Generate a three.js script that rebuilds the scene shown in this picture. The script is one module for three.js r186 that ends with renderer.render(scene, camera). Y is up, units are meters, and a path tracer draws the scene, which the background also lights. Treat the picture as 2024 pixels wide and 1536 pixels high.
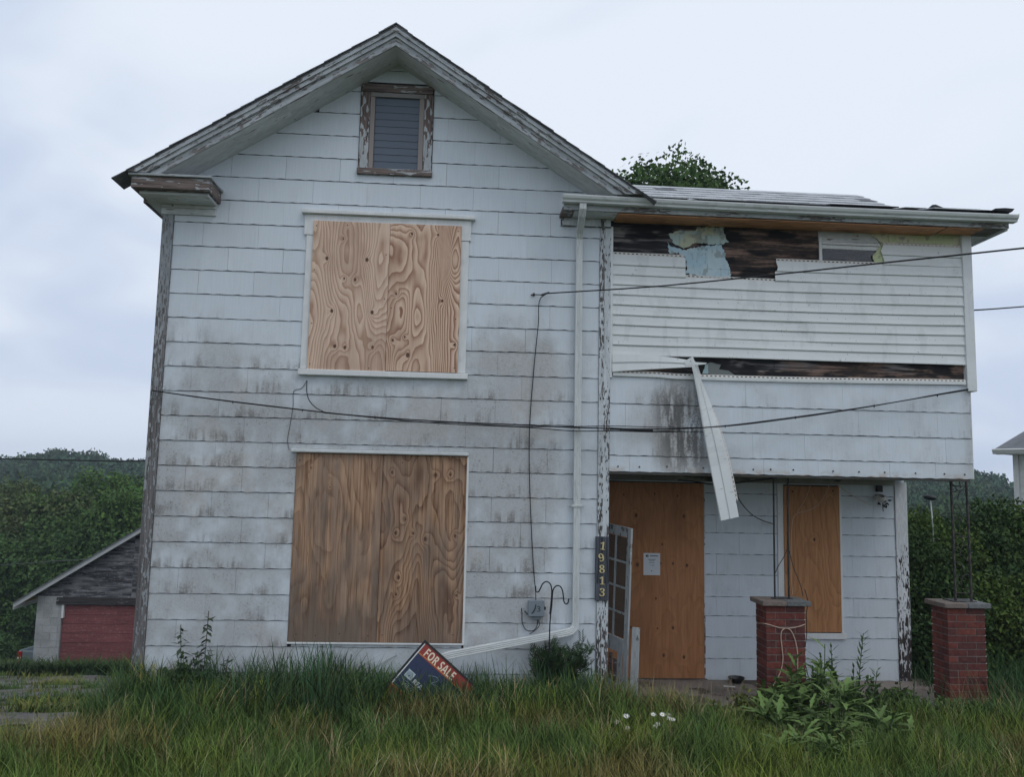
import * as THREE from 'three';
import { mergeGeometries } from 'three/addons/utils/BufferGeometryUtils.js';
import { TextGeometry } from 'three/addons/geometries/TextGeometry.js';
import { FontLoader } from 'three/addons/loaders/FontLoader.js';
import { RoundedBoxGeometry } from 'three/addons/geometries/RoundedBoxGeometry.js';

// ------------------------------------------------------------------ camera, sky, sun, exposure
const scene = new THREE.Scene();
const renderer = new THREE.WebGLRenderer({ antialias: true });
renderer.setSize(1024, 778);
renderer.toneMapping = THREE.LinearToneMapping;
renderer.toneMappingExposure = 1.08;
renderer.shadowMap.enabled = true;

const CAM = { F: 1650.52, pitch: 0.111235, yaw: 0.0654906, roll: 0.0216402, pos: new THREE.Vector3(3.17287, 2.5188, 9.20991) };
const camera = new THREE.PerspectiveCamera(2 * Math.atan(768 / CAM.F) * 180 / Math.PI, 1024 / 778, 0.1, 900);
const camAxes = (() => {
  const { pitch: p, yaw: y, roll: r } = CAM;
  const f = new THREE.Vector3(Math.sin(y) * Math.cos(p), Math.sin(p), -Math.cos(y) * Math.cos(p));
  const rt = new THREE.Vector3(Math.cos(y), 0, Math.sin(y)), up = rt.clone().cross(f);
  const right = rt.clone().multiplyScalar(Math.cos(r)).addScaledVector(up, Math.sin(r));
  const top = rt.clone().multiplyScalar(-Math.sin(r)).addScaledVector(up, Math.cos(r));
  return { right, top, f };
})();
camera.position.copy(CAM.pos);
camera.quaternion.setFromRotationMatrix(new THREE.Matrix4().makeBasis(camAxes.right, camAxes.top, camAxes.f.clone().negate()));
camera.updateMatrixWorld();
scene.add(camera);
// a pixel of the photograph and the plane z = const give a point
function at(px, py, z = 0) {
  const d = camAxes.f.clone().addScaledVector(camAxes.right, (px - 1012) / CAM.F).addScaledVector(camAxes.top, -(py - 768) / CAM.F);
  return CAM.pos.clone().addScaledVector(d, (z - CAM.pos.z) / d.z);
}

// noise
const hash = (a, b, s) => { let h = Math.imul(a | 0, 374761393) + Math.imul(b | 0, 668265263) + Math.imul(s | 0, 2147483647 ^ 0x5bd1e995); h = Math.imul(h ^ (h >>> 13), 1274126177); h ^= h >>> 16; return (h >>> 0) / 4294967296; };
function vn(x, y, s = 0) {
  const ix = Math.floor(x), iy = Math.floor(y), fx = x - ix, fy = y - iy, u = fx * fx * (3 - 2 * fx), v = fy * fy * (3 - 2 * fy);
  const a = hash(ix, iy, s), b = hash(ix + 1, iy, s), c = hash(ix, iy + 1, s), d = hash(ix + 1, iy + 1, s);
  return a + (b - a) * u + (c - a) * v + (a - b - c + d) * u * v;
}
function fbm(x, y, s = 0, o = 4) { let t = 0, a = 0.5, n = 0; for (let i = 0; i < o; i++) { t += a * vn(x, y, s + i * 17); n += a; a *= 0.5; x *= 2.03; y *= 2.03; } return t / n; }
const ss = (a, b, x) => { const t = Math.min(1, Math.max(0, (x - a) / (b - a))); return t * t * (3 - 2 * t); };
const mix = (a, b, t) => a + (b - a) * t;
const mix3 = (a, b, t) => [mix(a[0], b[0], t), mix(a[1], b[1], t), mix(a[2], b[2], t)];
function rng(seed) { let s = seed * 2654435761 | 0; return () => { s = (s + 0x6d2b79f5) | 0; let t = Math.imul(s ^ (s >>> 15), 1 | s); t = (t + Math.imul(t ^ (t >>> 7), 61 | t)) ^ t; return ((t ^ (t >>> 14)) >>> 0) / 4294967296; }; }

function makeSky() {
  const w = 1024, h = 512, data = new Float32Array(w * h * 4);
  for (let j = 0; j < h; j++) for (let i = 0; i < w; i++) {
    const el = ((j + 0.5) / h - 0.5) * Math.PI, az = ((i + 0.5) / w - 0.5) * 2 * Math.PI;
    const x = Math.cos(el) * Math.cos(az), y = Math.sin(el), z = Math.cos(el) * Math.sin(az);
    // cloud sheet seen in perspective; noise on a plane overhead
    const k = 1 / (Math.max(y, 0) + 0.22), u = x * k + 3.7, v = z * k + 29;
    const wx = fbm(u * 1.1 + 4, v * 1.1, 5, 3), wy = fbm(u * 1.1, v * 1.1 + 9, 6, 3);
    let c = fbm(u * 1.5 + wx * 1.6, v * 1.5 + wy * 1.6, 3, 5);
    c = ss(0.26, 0.62, c);
    const base = [0.545, 0.63, 0.785], white = [0.735, 0.80, 0.895];
    let col = mix3(base, white, c);
    const hz = ss(0.30, 0.0, y); col = mix3(col, [0.55, 0.635, 0.79], hz * 0.4);
    if (y < 0) col = mix3([0.55, 0.62, 0.73], [0.3, 0.34, 0.36], ss(0, 0.3, -y));
    const o = (j * w + i) * 4; data[o] = col[0]; data[o + 1] = col[1]; data[o + 2] = col[2]; data[o + 3] = 1;
  }
  const t = new THREE.DataTexture(data, w, h, THREE.RGBAFormat, THREE.FloatType);
  t.mapping = THREE.EquirectangularReflectionMapping; t.magFilter = THREE.LinearFilter; t.minFilter = THREE.LinearFilter; t.needsUpdate = true;
  return t;
}
const skyTex = makeSky();
scene.background = skyTex; scene.environment = skyTex;

const sun = new THREE.DirectionalLight(new THREE.Color(1.0, 0.97, 0.93), 0.5);
sun.position.set(3 + 14, 34, 14); sun.target.position.set(4, 2, -2);
sun.castShadow = true; sun.shadow.radius = 45; sun.shadow.mapSize.set(2048, 2048);
Object.assign(sun.shadow.camera, { left: -25, right: 25, top: 25, bottom: -25, near: 1, far: 90 });
scene.add(sun, sun.target);
scene.fog = new THREE.FogExp2(new THREE.Color(0.60, 0.68, 0.80), 0.0009);

// ------------------------------------------------------------------ helpers
const names = {};
function numbered(n) { const k = names[n] = (names[n] ?? -1) + 1; return k ? n + '_' + String(k).padStart(3, '0') : n; }
function tag(o, label, category, group) { o.userData.label = label; o.userData.category = category; if (group) o.userData.group = group; return o; }
function thing(name, label, category, pos = [0, 0, 0], group) { const g = new THREE.Group(); g.name = numbered(name); g.position.set(...pos); scene.add(g); return tag(g, label, category, group); }
function single(name, geo, mat, label, category, group) { const m = new THREE.Mesh(geo, mat); m.name = numbered(name); scene.add(m); return tag(m, label, category, group); }
function struct(name, geo, mat) { const m = new THREE.Mesh(geo, mat); m.name = numbered(name); m.userData.kind = 'structure'; scene.add(m); return m; }
function part(name, geo, mat, parent, label) { const m = new THREE.Mesh(geo, mat); m.name = name; parent.add(m); if (label) m.userData.label = label; return m; }
function sub(name, parent) { const g = new THREE.Group(); g.name = name; parent.add(g); return g; }
const M = new THREE.Matrix4();
function box(x0, x1, y0, y1, z0, z1) {                // uv in metres
  const g = new THREE.BoxGeometry(x1 - x0, y1 - y0, z1 - z0); g.translate((x0 + x1) / 2, (y0 + y1) / 2, (z0 + z1) / 2);
  return boxUV(g);
}
function boxUV(g) {
  if (g.index) g = g.toNonIndexed();
  const p = g.attributes.position, n = g.attributes.normal, uv = new Float32Array(p.count * 2);
  for (let i = 0; i < p.count; i++) {
    const ax = Math.abs(n.getX(i)), ay = Math.abs(n.getY(i)), az = Math.abs(n.getZ(i));
    const [u, v] = az >= ax && az >= ay ? [p.getX(i), p.getY(i)] : ax >= ay ? [p.getZ(i), p.getY(i)] : [p.getX(i), p.getZ(i)];
    uv[i * 2] = u; uv[i * 2 + 1] = v;
  }
  g.setAttribute('uv', new THREE.BufferAttribute(uv, 2));
  return g;
}
function rbox(x0, x1, y0, y1, z0, z1, r = 0.006) { const g = new RoundedBoxGeometry(x1 - x0, y1 - y0, z1 - z0, 1, r); g.translate((x0 + x1) / 2, (y0 + y1) / 2, (z0 + z1) / 2); return boxUV(g); }
function poly(points, z0, z1) {                        // an outline in x, y extruded from z0 to z1
  const g = new THREE.ExtrudeGeometry(new THREE.Shape(points.map(([x, y]) => new THREE.Vector2(x, y))), { depth: z1 - z0, bevelEnabled: false, steps: 1 });
  g.translate(0, 0, z0); return boxUV(g);
}
function polyX(points, x0, x1) {                       // an outline in z, y extruded along x
  const g = new THREE.ExtrudeGeometry(new THREE.Shape(points.map(([z, y]) => new THREE.Vector2(-z, y))), { depth: x1 - x0, bevelEnabled: false });
  g.rotateY(Math.PI / 2); g.translate(x0, 0, 0); return boxUV(g);
}
function merge(list) { return mergeGeometries(list.map((g) => { const n = g.index ? g.toNonIndexed() : g; for (const k of Object.keys(n.attributes)) if (!['position', 'normal', 'uv'].includes(k)) n.deleteAttribute(k); return n; })); }
function tube(pts, r, seg = 24, rad = 6, closed = false) { const c = new THREE.CatmullRomCurve3(pts.map((p) => p.isVector3 ? p : new THREE.Vector3(...p)), closed, 'centripetal'); return new THREE.TubeGeometry(c, seg, r, rad, closed); }
function bar(a, b, w, h) {                             // a straight bar of section w (x or side) by h between two points
  a = a.isVector3 ? a : new THREE.Vector3(...a); b = b.isVector3 ? b : new THREE.Vector3(...b);
  const g = new THREE.BoxGeometry(w, a.distanceTo(b), h), q = new THREE.Quaternion().setFromUnitVectors(new THREE.Vector3(0, 1, 0), b.clone().sub(a).normalize());
  g.applyQuaternion(q); g.translate((a.x + b.x) / 2, (a.y + b.y) / 2, (a.z + b.z) / 2); return boxUV(g);
}
// profile (list of [side, out]) swept along frames {p, side, out}
function sweep(profile, frames, closed = true) {
  const n = profile.length, pos = [], uv = [], idx = []; let L = 0;
  frames.forEach((f, k) => {
    if (k) L += f.p.distanceTo(frames[k - 1].p);
    profile.forEach(([a, b], i) => { const v = f.p.clone().addScaledVector(f.side, a).addScaledVector(f.out, b); pos.push(v.x, v.y, v.z); uv.push(L, i * 0.02); });
  });
  const m = closed ? n : n - 1;
  for (let k = 0; k + 1 < frames.length; k++) for (let i = 0; i < m; i++) { const a = k * n + i, b = k * n + (i + 1) % n, c = a + n, d = b + n; idx.push(a, b, c, b, d, c); }
  const g = new THREE.BufferGeometry(); g.setAttribute('position', new THREE.Float32BufferAttribute(pos, 3)); g.setAttribute('uv', new THREE.Float32BufferAttribute(uv, 2)); g.setIndex(idx);
  const f = g.toNonIndexed(); f.computeVertexNormals(); return f;
}
const V = (x, y, z) => new THREE.Vector3(x, y, z);

// ------------------------------------------------------------------ textures and materials
function tex(w, h, Wm, Hm, fn, { srgb = true, x0 = 0, y0 = 0, wrap = true } = {}) {   // fn(x, y in metres) gives 0..255 colour or one number
  const d = new Uint8Array(w * h * 4);
  for (let j = 0; j < h; j++) for (let i = 0; i < w; i++) {
    const c = fn((i + 0.5) / w * Wm + x0, (j + 0.5) / h * Hm + y0), o = (j * w + i) * 4;
    if (typeof c === 'number') d[o] = d[o + 1] = d[o + 2] = Math.max(0, Math.min(255, c));
    else for (let k = 0; k < 3; k++) d[o + k] = Math.max(0, Math.min(255, c[k]));
    d[o + 3] = 255;
  }
  const t = new THREE.DataTexture(d, w, h); t.magFilter = THREE.LinearFilter; t.minFilter = THREE.LinearMipmapLinearFilter; t.generateMipmaps = true;
  t.wrapS = t.wrapT = wrap ? THREE.RepeatWrapping : THREE.ClampToEdgeWrapping;
  if (srgb) t.colorSpace = THREE.SRGBColorSpace;
  t.repeat.set(1 / Wm, 1 / Hm); t.offset.set(-x0 / Wm, -y0 / Hm); t.needsUpdate = true; return t;
}
const std = (o) => new THREE.MeshStandardMaterial({ roughness: 0.85, ...o });
const rgb = (r, g, b) => new THREE.Color(r / 255, g / 255, b / 255).convertSRGBToLinear();

const COURSE = 0.26819, Y0 = 5.3, PITCH = 0.598;
// painted mineral shingles: paint with fine ribs, mildew specks and streaks at the butt edges
function sidingColour(x, y, dirtAt, seed, course = COURSE, y0 = Y0) {
  const f = ((y - y0) / course) % 1, t = f < 0 ? f + 1 : f;                 // 0 at a butt edge, 1 under the next course
  const row = Math.floor((y - y0) / course), sh = Math.floor((x - (row & 1 ? 0.302 : 0)) / PITCH);
  const tone = (hash(row, sh, seed) - 0.5) * 5;
  const rib = (vn(x * 210, y * 6, seed + 1) - 0.5) * 7;
  let c = [210 + tone + rib, 218 + tone + rib, 225 + tone + rib];
  const blotch = fbm(x * 1.7, y * 1.9, seed + 2, 4), d = dirtAt(x, y);
  const streak = fbm(x * 34, y * 3.2, seed + 3, 4), speck = fbm(x * 75, y * 75, seed + 4, 3), cloud = fbm(x * 7, y * 6, seed + 6, 4);
  // grey-brown grime
  const grime = ss(0.40, 0.78, blotch * 0.55 + cloud * 0.45 + d * 0.22 - 0.05) * Math.min(1, d) * (0.55 + 0.45 * speck);
  c = mix3(c, [158, 156, 154], grime * 0.72);
  // dark mildew: streaks that rise from the butt edge and pepper
  const reach = ss(0.9, 0.0, t / (0.30 + 0.8 * cloud)), here = ss(0.46, 0.62, fbm(x * 2.6 + 3, y * 2.1, seed + 12, 3));
  const mold = ss(0.48, 0.74, streak * 0.60 + cloud * 0.30 + d * 0.10) * reach * d * (0.18 + 0.82 * here);
  c = mix3(c, [124, 122, 120], Math.min(0.7, mold * 0.7 * ss(0.3, 0.6, speck + 0.15)));
  const pep = ss(0.70, 0.78, speck) * ss(0.45, 0.65, cloud) * d;
  c = mix3(c, [104, 103, 100], pep * 0.3);
  if (fbm(x * 2.3 + 7, y * 2.3, seed + 9, 3) > 0.62) c = mix3(c, [196, 178, 158], 0.16 * speck * d);
  return c;
}
const mainDirt = (x, y) => { // how much grime the photograph shows: little above the upper sill, plenty below it
  let d = 0.10 + 0.85 * ss(4.6, 3.6, y + (vn(x * 2, y * 2, 77) - 0.5) * 0.9);
  d += 0.6 * Math.exp(-(((x - 3.7) / 0.5) ** 2) - (((y - 2.3) / 1.2) ** 2));
  d += 0.5 * Math.exp(-(((x - 0.6) / 0.7) ** 2) - (((y - 2.4) / 0.9) ** 2));
  d += 0.35 * Math.exp(-(((x - 2.6) / 0.8) ** 2) - (((y - 3.0) / 0.25) ** 2));
  d *= 1 - 0.55 * ss(0.9, 0.3, y) ;
  return d * (1 - 0.55 * ss(4.1, 4.5, x));
};
const texMain = tex(1216, 1920, 4.75, 7.5, (x, y) => sidingColour(x, y, mainDirt, 11), { y0: -0.2, wrap: false });
const skirtDirt = (x, y) => 0.35 + 1.5 * Math.exp(-(((x - 5.62 - (3.6 - y) * 0.05) / 0.30) ** 2) - (((y - 3.15) / 0.5) ** 2)) + 0.4 * ss(8.9, 9.05, x) ;
const texSkirt = tex(1088, 300, 4.2, 1.16, (x, y) => {
  let c = sidingColour(x, y, skirtDirt, 31, 0.293, 3.417);
  const m = Math.exp(-(((x - 5.68 - (3.2 - y) * 0.10) / 0.26) ** 4) - (((y - 3.16) / 0.46) ** 4));
  const g = fbm(x * 26, y * 5, 41, 4), g2 = fbm(x * 90, y * 60, 42, 3);
  c = mix3(c, [86, 84, 82], m * ss(0.30, 0.62, g * 0.7 + g2 * 0.3) * 0.85);
  const r = ss(2.74, 2.64, y) * ss(0.45, 0.7, fbm(x * 9, y * 20, 43, 3)); c = mix3(c, [168, 140, 116], r * 0.5);
  return c;
}, { x0: 4.87, y0: 2.62, wrap: false });
const texRecess = tex(1024, 640, 4.1, 2.56, (x, y) => sidingColour(x, y, () => 0.22, 51, 0.262, 0.09), { x0: 4.88, y0: 0.05, wrap: false });
const bumpFine = tex(256, 256, 0.3, 0.3, (x, y) => 128 + (vn(x * 190, y * 8, 3) - 0.5) * 90 + (vn(x * 200, y * 200, 4) - 0.5) * 60, { srgb: false });
const tones = [1, 0.985, 0.965, 1.01];
const paintMats = (map) => tones.map((t) => std({ map, color: new THREE.Color(t, t, t * 0.995), roughness: 0.72, bumpMap: bumpFine, bumpScale: 0.0009 }));
const MAINS = paintMats(texMain), SKIRTS = paintMats(texSkirt), RECESS = paintMats(texRecess);

// peeling paint on old boards; along = 'x' or 'y' says which way the grain runs
function peel(w, h, Wm, Hm, { along = 'y', cover = 0.5, seed = 1, paint = [205, 208, 208], wood = [112, 104, 98], dark = [62, 58, 56], where = () => 0, fine = 1 }) {
  const f = (x, y) => {
    const a = along === 'y' ? x : y, b = along === 'y' ? y : x;       // a across the grain, b along it
    const g = fbm(a * 130, b * 5, seed, 4), g2 = fbm(a * 30, b * 1.5, seed + 2, 3);
    let c = mix3(dark, wood, ss(0.25, 0.7, g * 0.6 + g2 * 0.4));
    const flake = fbm(a * 46 * fine, b * 11 * fine, seed + 5, 5) * 0.62 + fbm(a * 9, b * 1.6, seed + 7, 3) * 0.38;
    const m = flake + where(x, y), thr = 1 - cover;
    const p = ss(thr * 0.62 + 0.19 - 0.012, thr * 0.62 + 0.19 + 0.012, m);
    const pc = (vn(a * 60, b * 20, seed + 9) - 0.5) * 20 + (fbm(a * 12, b * 3, seed + 11, 3) - 0.5) * 34;
    c = mix3(c, [paint[0] + pc, paint[1] + pc, paint[2] + pc], p);
    const edge = ss(0.03, 0, Math.abs(m - (thr * 0.62 + 0.19)));
    return [mix3(c, [50, 48, 47], edge * 0.35), p, g];
  };
  return { map: tex(w, h, Wm, Hm, (x, y) => f(x, y)[0]), bumpMap: tex(w >> 1, h >> 1, Wm, Hm, (x, y) => { const r = f(x, y); return r[1] * 150 + r[2] * 90; }, { srgb: false }) };
}
const PEEL = {
  heavy: std({ ...peel(160, 2048, 0.24, 5.6, { cover: 0.42, fine: 1.8, seed: 101, wood: [124, 121, 120], dark: [82, 79, 78], paint: [146, 150, 153], where: (x, y) => 0.16 * ss(3.4, 5.2, y) - 0.02 }), bumpScale: 0.004, roughness: 0.92 }),
  corner: std({ ...peel(160, 2048, 0.24, 5.6, { cover: 0.62, fine: 2.1, seed: 131, dark: [62, 59, 58], wood: [112, 108, 106], paint: [196, 201, 204], where: (x, y) => 0.05 * Math.sin((x - 4.81) * 40) - 0.17 * ss(1.4, 0.5, y) + 0.035 }), bumpScale: 0.005, roughness: 0.92 }),
  post: std({ ...peel(160, 1024, 0.24, 2.8, { cover: 0.56, fine: 1.7, seed: 161, dark: [40, 36, 36], wood: [76, 66, 62], paint: [206, 209, 211], where: (x, y) => 0.24 * ss(1.5, 2.1, y) - 0.10 * ss(1.0, 0.3, y) }), bumpScale: 0.005, roughness: 0.92 }),
  rake: std({ ...peel(1024, 192, 2.0, 0.36, { along: 'x', cover: 0.70, fine: 1.5, seed: 191, wood: [140, 134, 131], dark: [100, 93, 90], paint: [172, 177, 180] }), bumpScale: 0.004, roughness: 0.9 }),
  soffit: std({ ...peel(1024, 256, 2.6, 0.6, { along: 'x', cover: 0.86, seed: 221, wood: [136, 126, 112], dark: [86, 80, 74], paint: [204, 207, 207] }), bumpScale: 0.002, roughness: 0.9 }),
  brown: std({ ...peel(512, 192, 1.0, 0.36, { along: 'x', cover: 0.30, seed: 251, wood: [128, 114, 108], dark: [76, 66, 62], paint: [172, 174, 175] }), bumpScale: 0.004, roughness: 0.92 }),
  vent: std({ ...peel(192, 512, 0.36, 1.1, { cover: 0.5, seed: 281, wood: [132, 116, 110], dark: [80, 66, 62], paint: [176, 180, 182] }), bumpScale: 0.004, roughness: 0.92 }),
  door: std({ ...peel(192, 512, 0.8, 2.0, { cover: 0.72, seed: 341, wood: [120, 116, 112], dark: [84, 80, 78], paint: [168, 172, 172] }), bumpScale: 0.002, roughness: 0.85 }),
  plaque: std({ ...peel(160, 640, 0.18, 0.72, { cover: 0.14, seed: 311, wood: [88, 92, 100], dark: [36, 38, 44], paint: [120, 126, 134] }), bumpScale: 0.003, roughness: 0.9 }),
};
function ply(Wm, Hm, o) {
  const { seed, light = [206, 172, 142], dark = [156, 112, 82], freq = 7, contrast = 1, knots = [], weather = 0, wob = 1, tint = [120, 112, 106], low = 0 } = o;
  const w = 448, h = Math.round(448 * Hm / Wm / 8) * 8;
  return tex(w, h, Wm, Hm, (x, y) => {
    const wy = y + (fbm(x * 3, y * 2, seed + 3, 3) - 0.5) * 0.22;
    let fld = fbm(x * 2.6 + seed, wy * 0.75, seed, 2) * freq * 2.3 + (fbm(x * 7, wy * 2.6, seed + 5, 3) - 0.5) * 1.5 * wob + (vn(x * 24, y * 11, seed + 6) - 0.5) * 0.22;
    let kd = 9;
    for (const [kx, ky, r] of knots) {
      const dx = (x - kx) / r, dy = (y - ky) / (r * 1.35), d2 = dx * dx + dy * dy; kd = Math.min(kd, d2);
      fld += 1.9 * Math.exp(-d2 / 6) * (1 - 0.3 * Math.abs(dx) / (1 + dx * dx));
    }
    const t = fld - Math.floor(fld), late = Math.pow(t, 2.6) * ss(1, 0.93, t) + 0.16 * t;
    const band = 0.55 + 0.45 * vn(fld * 0.37, 3, seed + 8);
    let c = mix3(light, dark, Math.min(1, late * band * contrast * 1.15));
    const g = (vn(x * 330, y * 9, seed + 9) - 0.5) * 16 + (fbm(x * 40, y * 2.2, seed + 10, 3) - 0.5) * 24; c = c.map((q) => q + g);
    if (kd < 1) c = mix3(c, [72, 48, 34], ss(1, 0.35, kd) * 0.85);
    const blot = fbm(x * 2.2, y * 1.6, seed + 12, 4); c = mix3(c, [dark[0] * 0.86, dark[1] * 0.86, dark[2] * 0.86], ss(0.5, 0.8, blot) * 0.3);
    if (weather) {
      const rg = Math.abs(fbm(x * 46, y * 1.1, seed + 18, 3) - 0.5); c = c.map((q) => q - 34 * ss(0.05, 0.0, rg) + 10 * ss(0.08, 0.2, rg));
      const v = fbm(x * 16, y * 1.3, seed + 14, 4), b2 = fbm(x * 3, y * 2, seed + 15, 4);
      c = mix3(c, tint, weather * ss(0.34, 0.66, v * 0.5 + b2 * 0.5) * (0.55 + 0.5 * (1 - late)));
      const m = ss(0.42, 0.68, fbm(x * 12, y * 2.2, seed + 16, 4) * 0.6 + b2 * 0.4 + low * (0.5 - y / Hm) * 0.34 - 0.02);
      c = mix3(c, [72, 66, 62], m * 0.62 * weather);
    }
    return c;
  }, { wrap: false });
}
const concreteTex = tex(512, 512, 1.6, 1.6, (x, y) => { const v = fbm(x * 3, y * 3, 401, 4) * 40 + fbm(x * 40, y * 40, 402, 3) * 40; return [112 + v, 110 + v, 106 + v]; });
const bumpGrit = tex(256, 256, 0.4, 0.4, (x, y) => fbm(x * 120, y * 120, 61, 3) * 255, { srgb: false });
const MAT = {
  frame: std({ color: rgb(70, 60, 52), roughness: 1 }),
  trim: std({ map: tex(256, 256, 1.1, 1.1, (x, y) => { const v = (fbm(x * 9, y * 9, 71, 4) - 0.5) * 22 + (vn(x * 150, y * 12, 72) - 0.5) * 8; return [220 + v, 222 + v, 221 + v]; }), roughness: 0.6 }),
  alu: std({ map: tex(512, 128, 4.4, 1.1, (x, y) => { const v = (fbm(x * 5, y * 14, 75, 4) - 0.5) * 30 - 14 * ss(0.62, 0.75, fbm(x * 13, y * 30, 76, 4)); return [205 + v, 209 + v, 208 + v]; }), roughness: 0.5, bumpMap: bumpGrit, bumpScale: 0.0004 }),
  vinyl: std({ map: tex(1024, 512, 4.4, 2.2, (x, y) => { const v = (fbm(x * 3, y * 8, 81, 4) - 0.5) * 16 - 9 * ss(0.60, 0.74, fbm(x * 9, y * 3, 82, 4)); const s = fbm(x * 60, y * 40, 83, 2) > 0.86 ? -40 : 0; return [218 + v + s, 222 + v + s, 221 + v + s]; }), roughness: 0.5 }),
  concrete: std({ map: concreteTex, roughness: 0.95, bumpMap: bumpGrit, bumpScale: 0.003 }),
  iron: std({ map: tex(128, 512, 0.2, 1.4, (x, y) => { const p = ss(0.55, 0.66, fbm(x * 40, y * 14, 91, 4)); return mix3([38, 42, 44], [96, 84, 74], p); }), roughness: 0.65, metalness: 0.2 }),
  black: std({ color: rgb(26, 27, 29), roughness: 0.6 }),
  cable: std({ color: rgb(24, 25, 28), roughness: 0.7 }),
  cableGrey: std({ color: rgb(70, 72, 74), roughness: 0.7 }),
  brass: std({ color: rgb(212, 196, 148), roughness: 0.45, metalness: 0.35 }),
  grey: std({ color: rgb(124, 134, 142), roughness: 0.6 }),
  mortar: std({ map: tex(128, 128, 0.3, 0.3, (x, y) => { const v = fbm(x * 60, y * 60, 95, 3) * 50; return [96 + v, 86 + v, 80 + v]; }), roughness: 1 }),
  roof: std({ map: tex(512, 512, 1.2, 1.2, (x, y) => { const v = fbm(x * 3, y * 3, 411, 3) * 26 + fbm(x * 120, y * 120, 412, 2) * 60; return [62 + v, 64 + v, 68 + v]; }), roughness: 0.95, bumpMap: bumpGrit, bumpScale: 0.002 }),
  roofPale: std({ map: tex(512, 512, 1.2, 1.2, (x, y) => { const v = fbm(x * 4, y * 4, 421, 3) * 40 + fbm(x * 110, y * 110, 422, 2) * 50; return [134 + v, 137 + v, 140 + v]; }), roughness: 0.95, bumpMap: bumpGrit, bumpScale: 0.002 }),
  felt: std({ map: tex(256, 256, 1.2, 1.2, (x, y) => { const v = fbm(x * 9, y * 20, 431, 4) * 34; return [26 + v, 27 + v, 32 + v]; }), roughness: 1 }),
  deck: std({ map: tex(512, 128, 2, 0.5, (x, y) => { const v = fbm(x * 4, y * 60, 441, 4) * 60; return [88 + v, 84 + v, 80 + v]; }), roughness: 0.95 }),
};

// ------------------------------------------------------------------ the ground
const HX = 8.0;
function ground(x, z) {
  let y;
  if (z >= 0) { y = 0.095 * Math.min(z, 9); if (z > 7) y = 0.095 * (7 + 2 * (1 - Math.exp(-(z - 7) / 2))); }
  else {
    const d = -z, left = d < 16 ? -0.2 * d : d < 26 ? -3.2 - 0.3 * (d - 16) : -6.2 - 0.02 * Math.min(d - 26, 20);
    const right = d < 40 ? -0.05 * d : -2 - 0.05 * (d - 40);
    const t = ss(2, 12, x);
    y = left * (1 - t) + Math.max(right, -5) * t;
    if (d > 55) y = mix(y, mix(-5, 1.0, ss(70, 150, d) * (0.6 + 0.4 * vn(x * 0.02, z * 0.02, 5))), ss(55, 80, d));
  }
  return y + (fbm(x * 0.8, z * 0.8, 9, 3) - 0.5) * 0.10 * (Math.abs(z) < 0.4 && x > 4.5 && x < 9.4 ? 0.2 : 1);
}
function onDrive(x, z) { // beside the house, down to the garage
  const e = (fbm(x * 1.1, z * 0.8, 21, 3) - 0.5) * 1.6, l = mix(-2.6, -8.4, ss(0, -14, z)) + e * 0.8, r = -0.35;
  if (z > 1.3 || z < -15.2 || x < l || x > r) return 0;
  const patch = fbm(x * 0.9 + 3, z * 0.65, 23, 4) - 0.07 * ss(-5.5, -1, z) + 0.16 * ss(-3.5, -6.5, z);
  return ss(0.36, 0.42, patch);
}
{
  const xs = [], zs = [];
  for (let x = -220; x < -14; x += 8) xs.push(x); for (let x = -14; x < 16; x += 0.3) xs.push(x); for (let x = 16; x <= 220; x += 8) xs.push(x);
  for (let z = -330; z < -40; z += 6) zs.push(z); for (let z = -40; z < -18; z += 1) zs.push(z); for (let z = -18; z < 10; z += 0.3) zs.push(z); for (let z = 10; z <= 60; z += 5) zs.push(z);
  const pos = [], uv = [], idx = [], nx = xs.length;
  for (const z of zs) for (const x of xs) { pos.push(x, ground(x, z), z); uv.push(x, z); }
  for (let j = 0; j + 1 < zs.length; j++) for (let i = 0; i + 1 < nx; i++) { const a = j * nx + i, b = a + 1, c = a + nx, d = c + 1; idx.push(a, c, b, b, c, d); }
  const g = new THREE.BufferGeometry(); g.setAttribute('position', new THREE.Float32BufferAttribute(pos, 3)); g.setAttribute('uv', new THREE.Float32BufferAttribute(uv, 2)); g.setIndex(idx); g.computeVertexNormals();
  struct('ground', g, std({ map: tex(1024, 1024, 9, 9, (x, y) => { const a = fbm(x * 2, y * 2, 501, 4), b = fbm(x * 30, y * 30, 502, 3); return mix3(mix3([52, 60, 34], [84, 90, 48], b), [92, 82, 60], ss(0.5, 0.72, a) * 0.5); }), roughness: 1, bumpMap: bumpGrit, bumpScale: 0.01 }));
}
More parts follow.
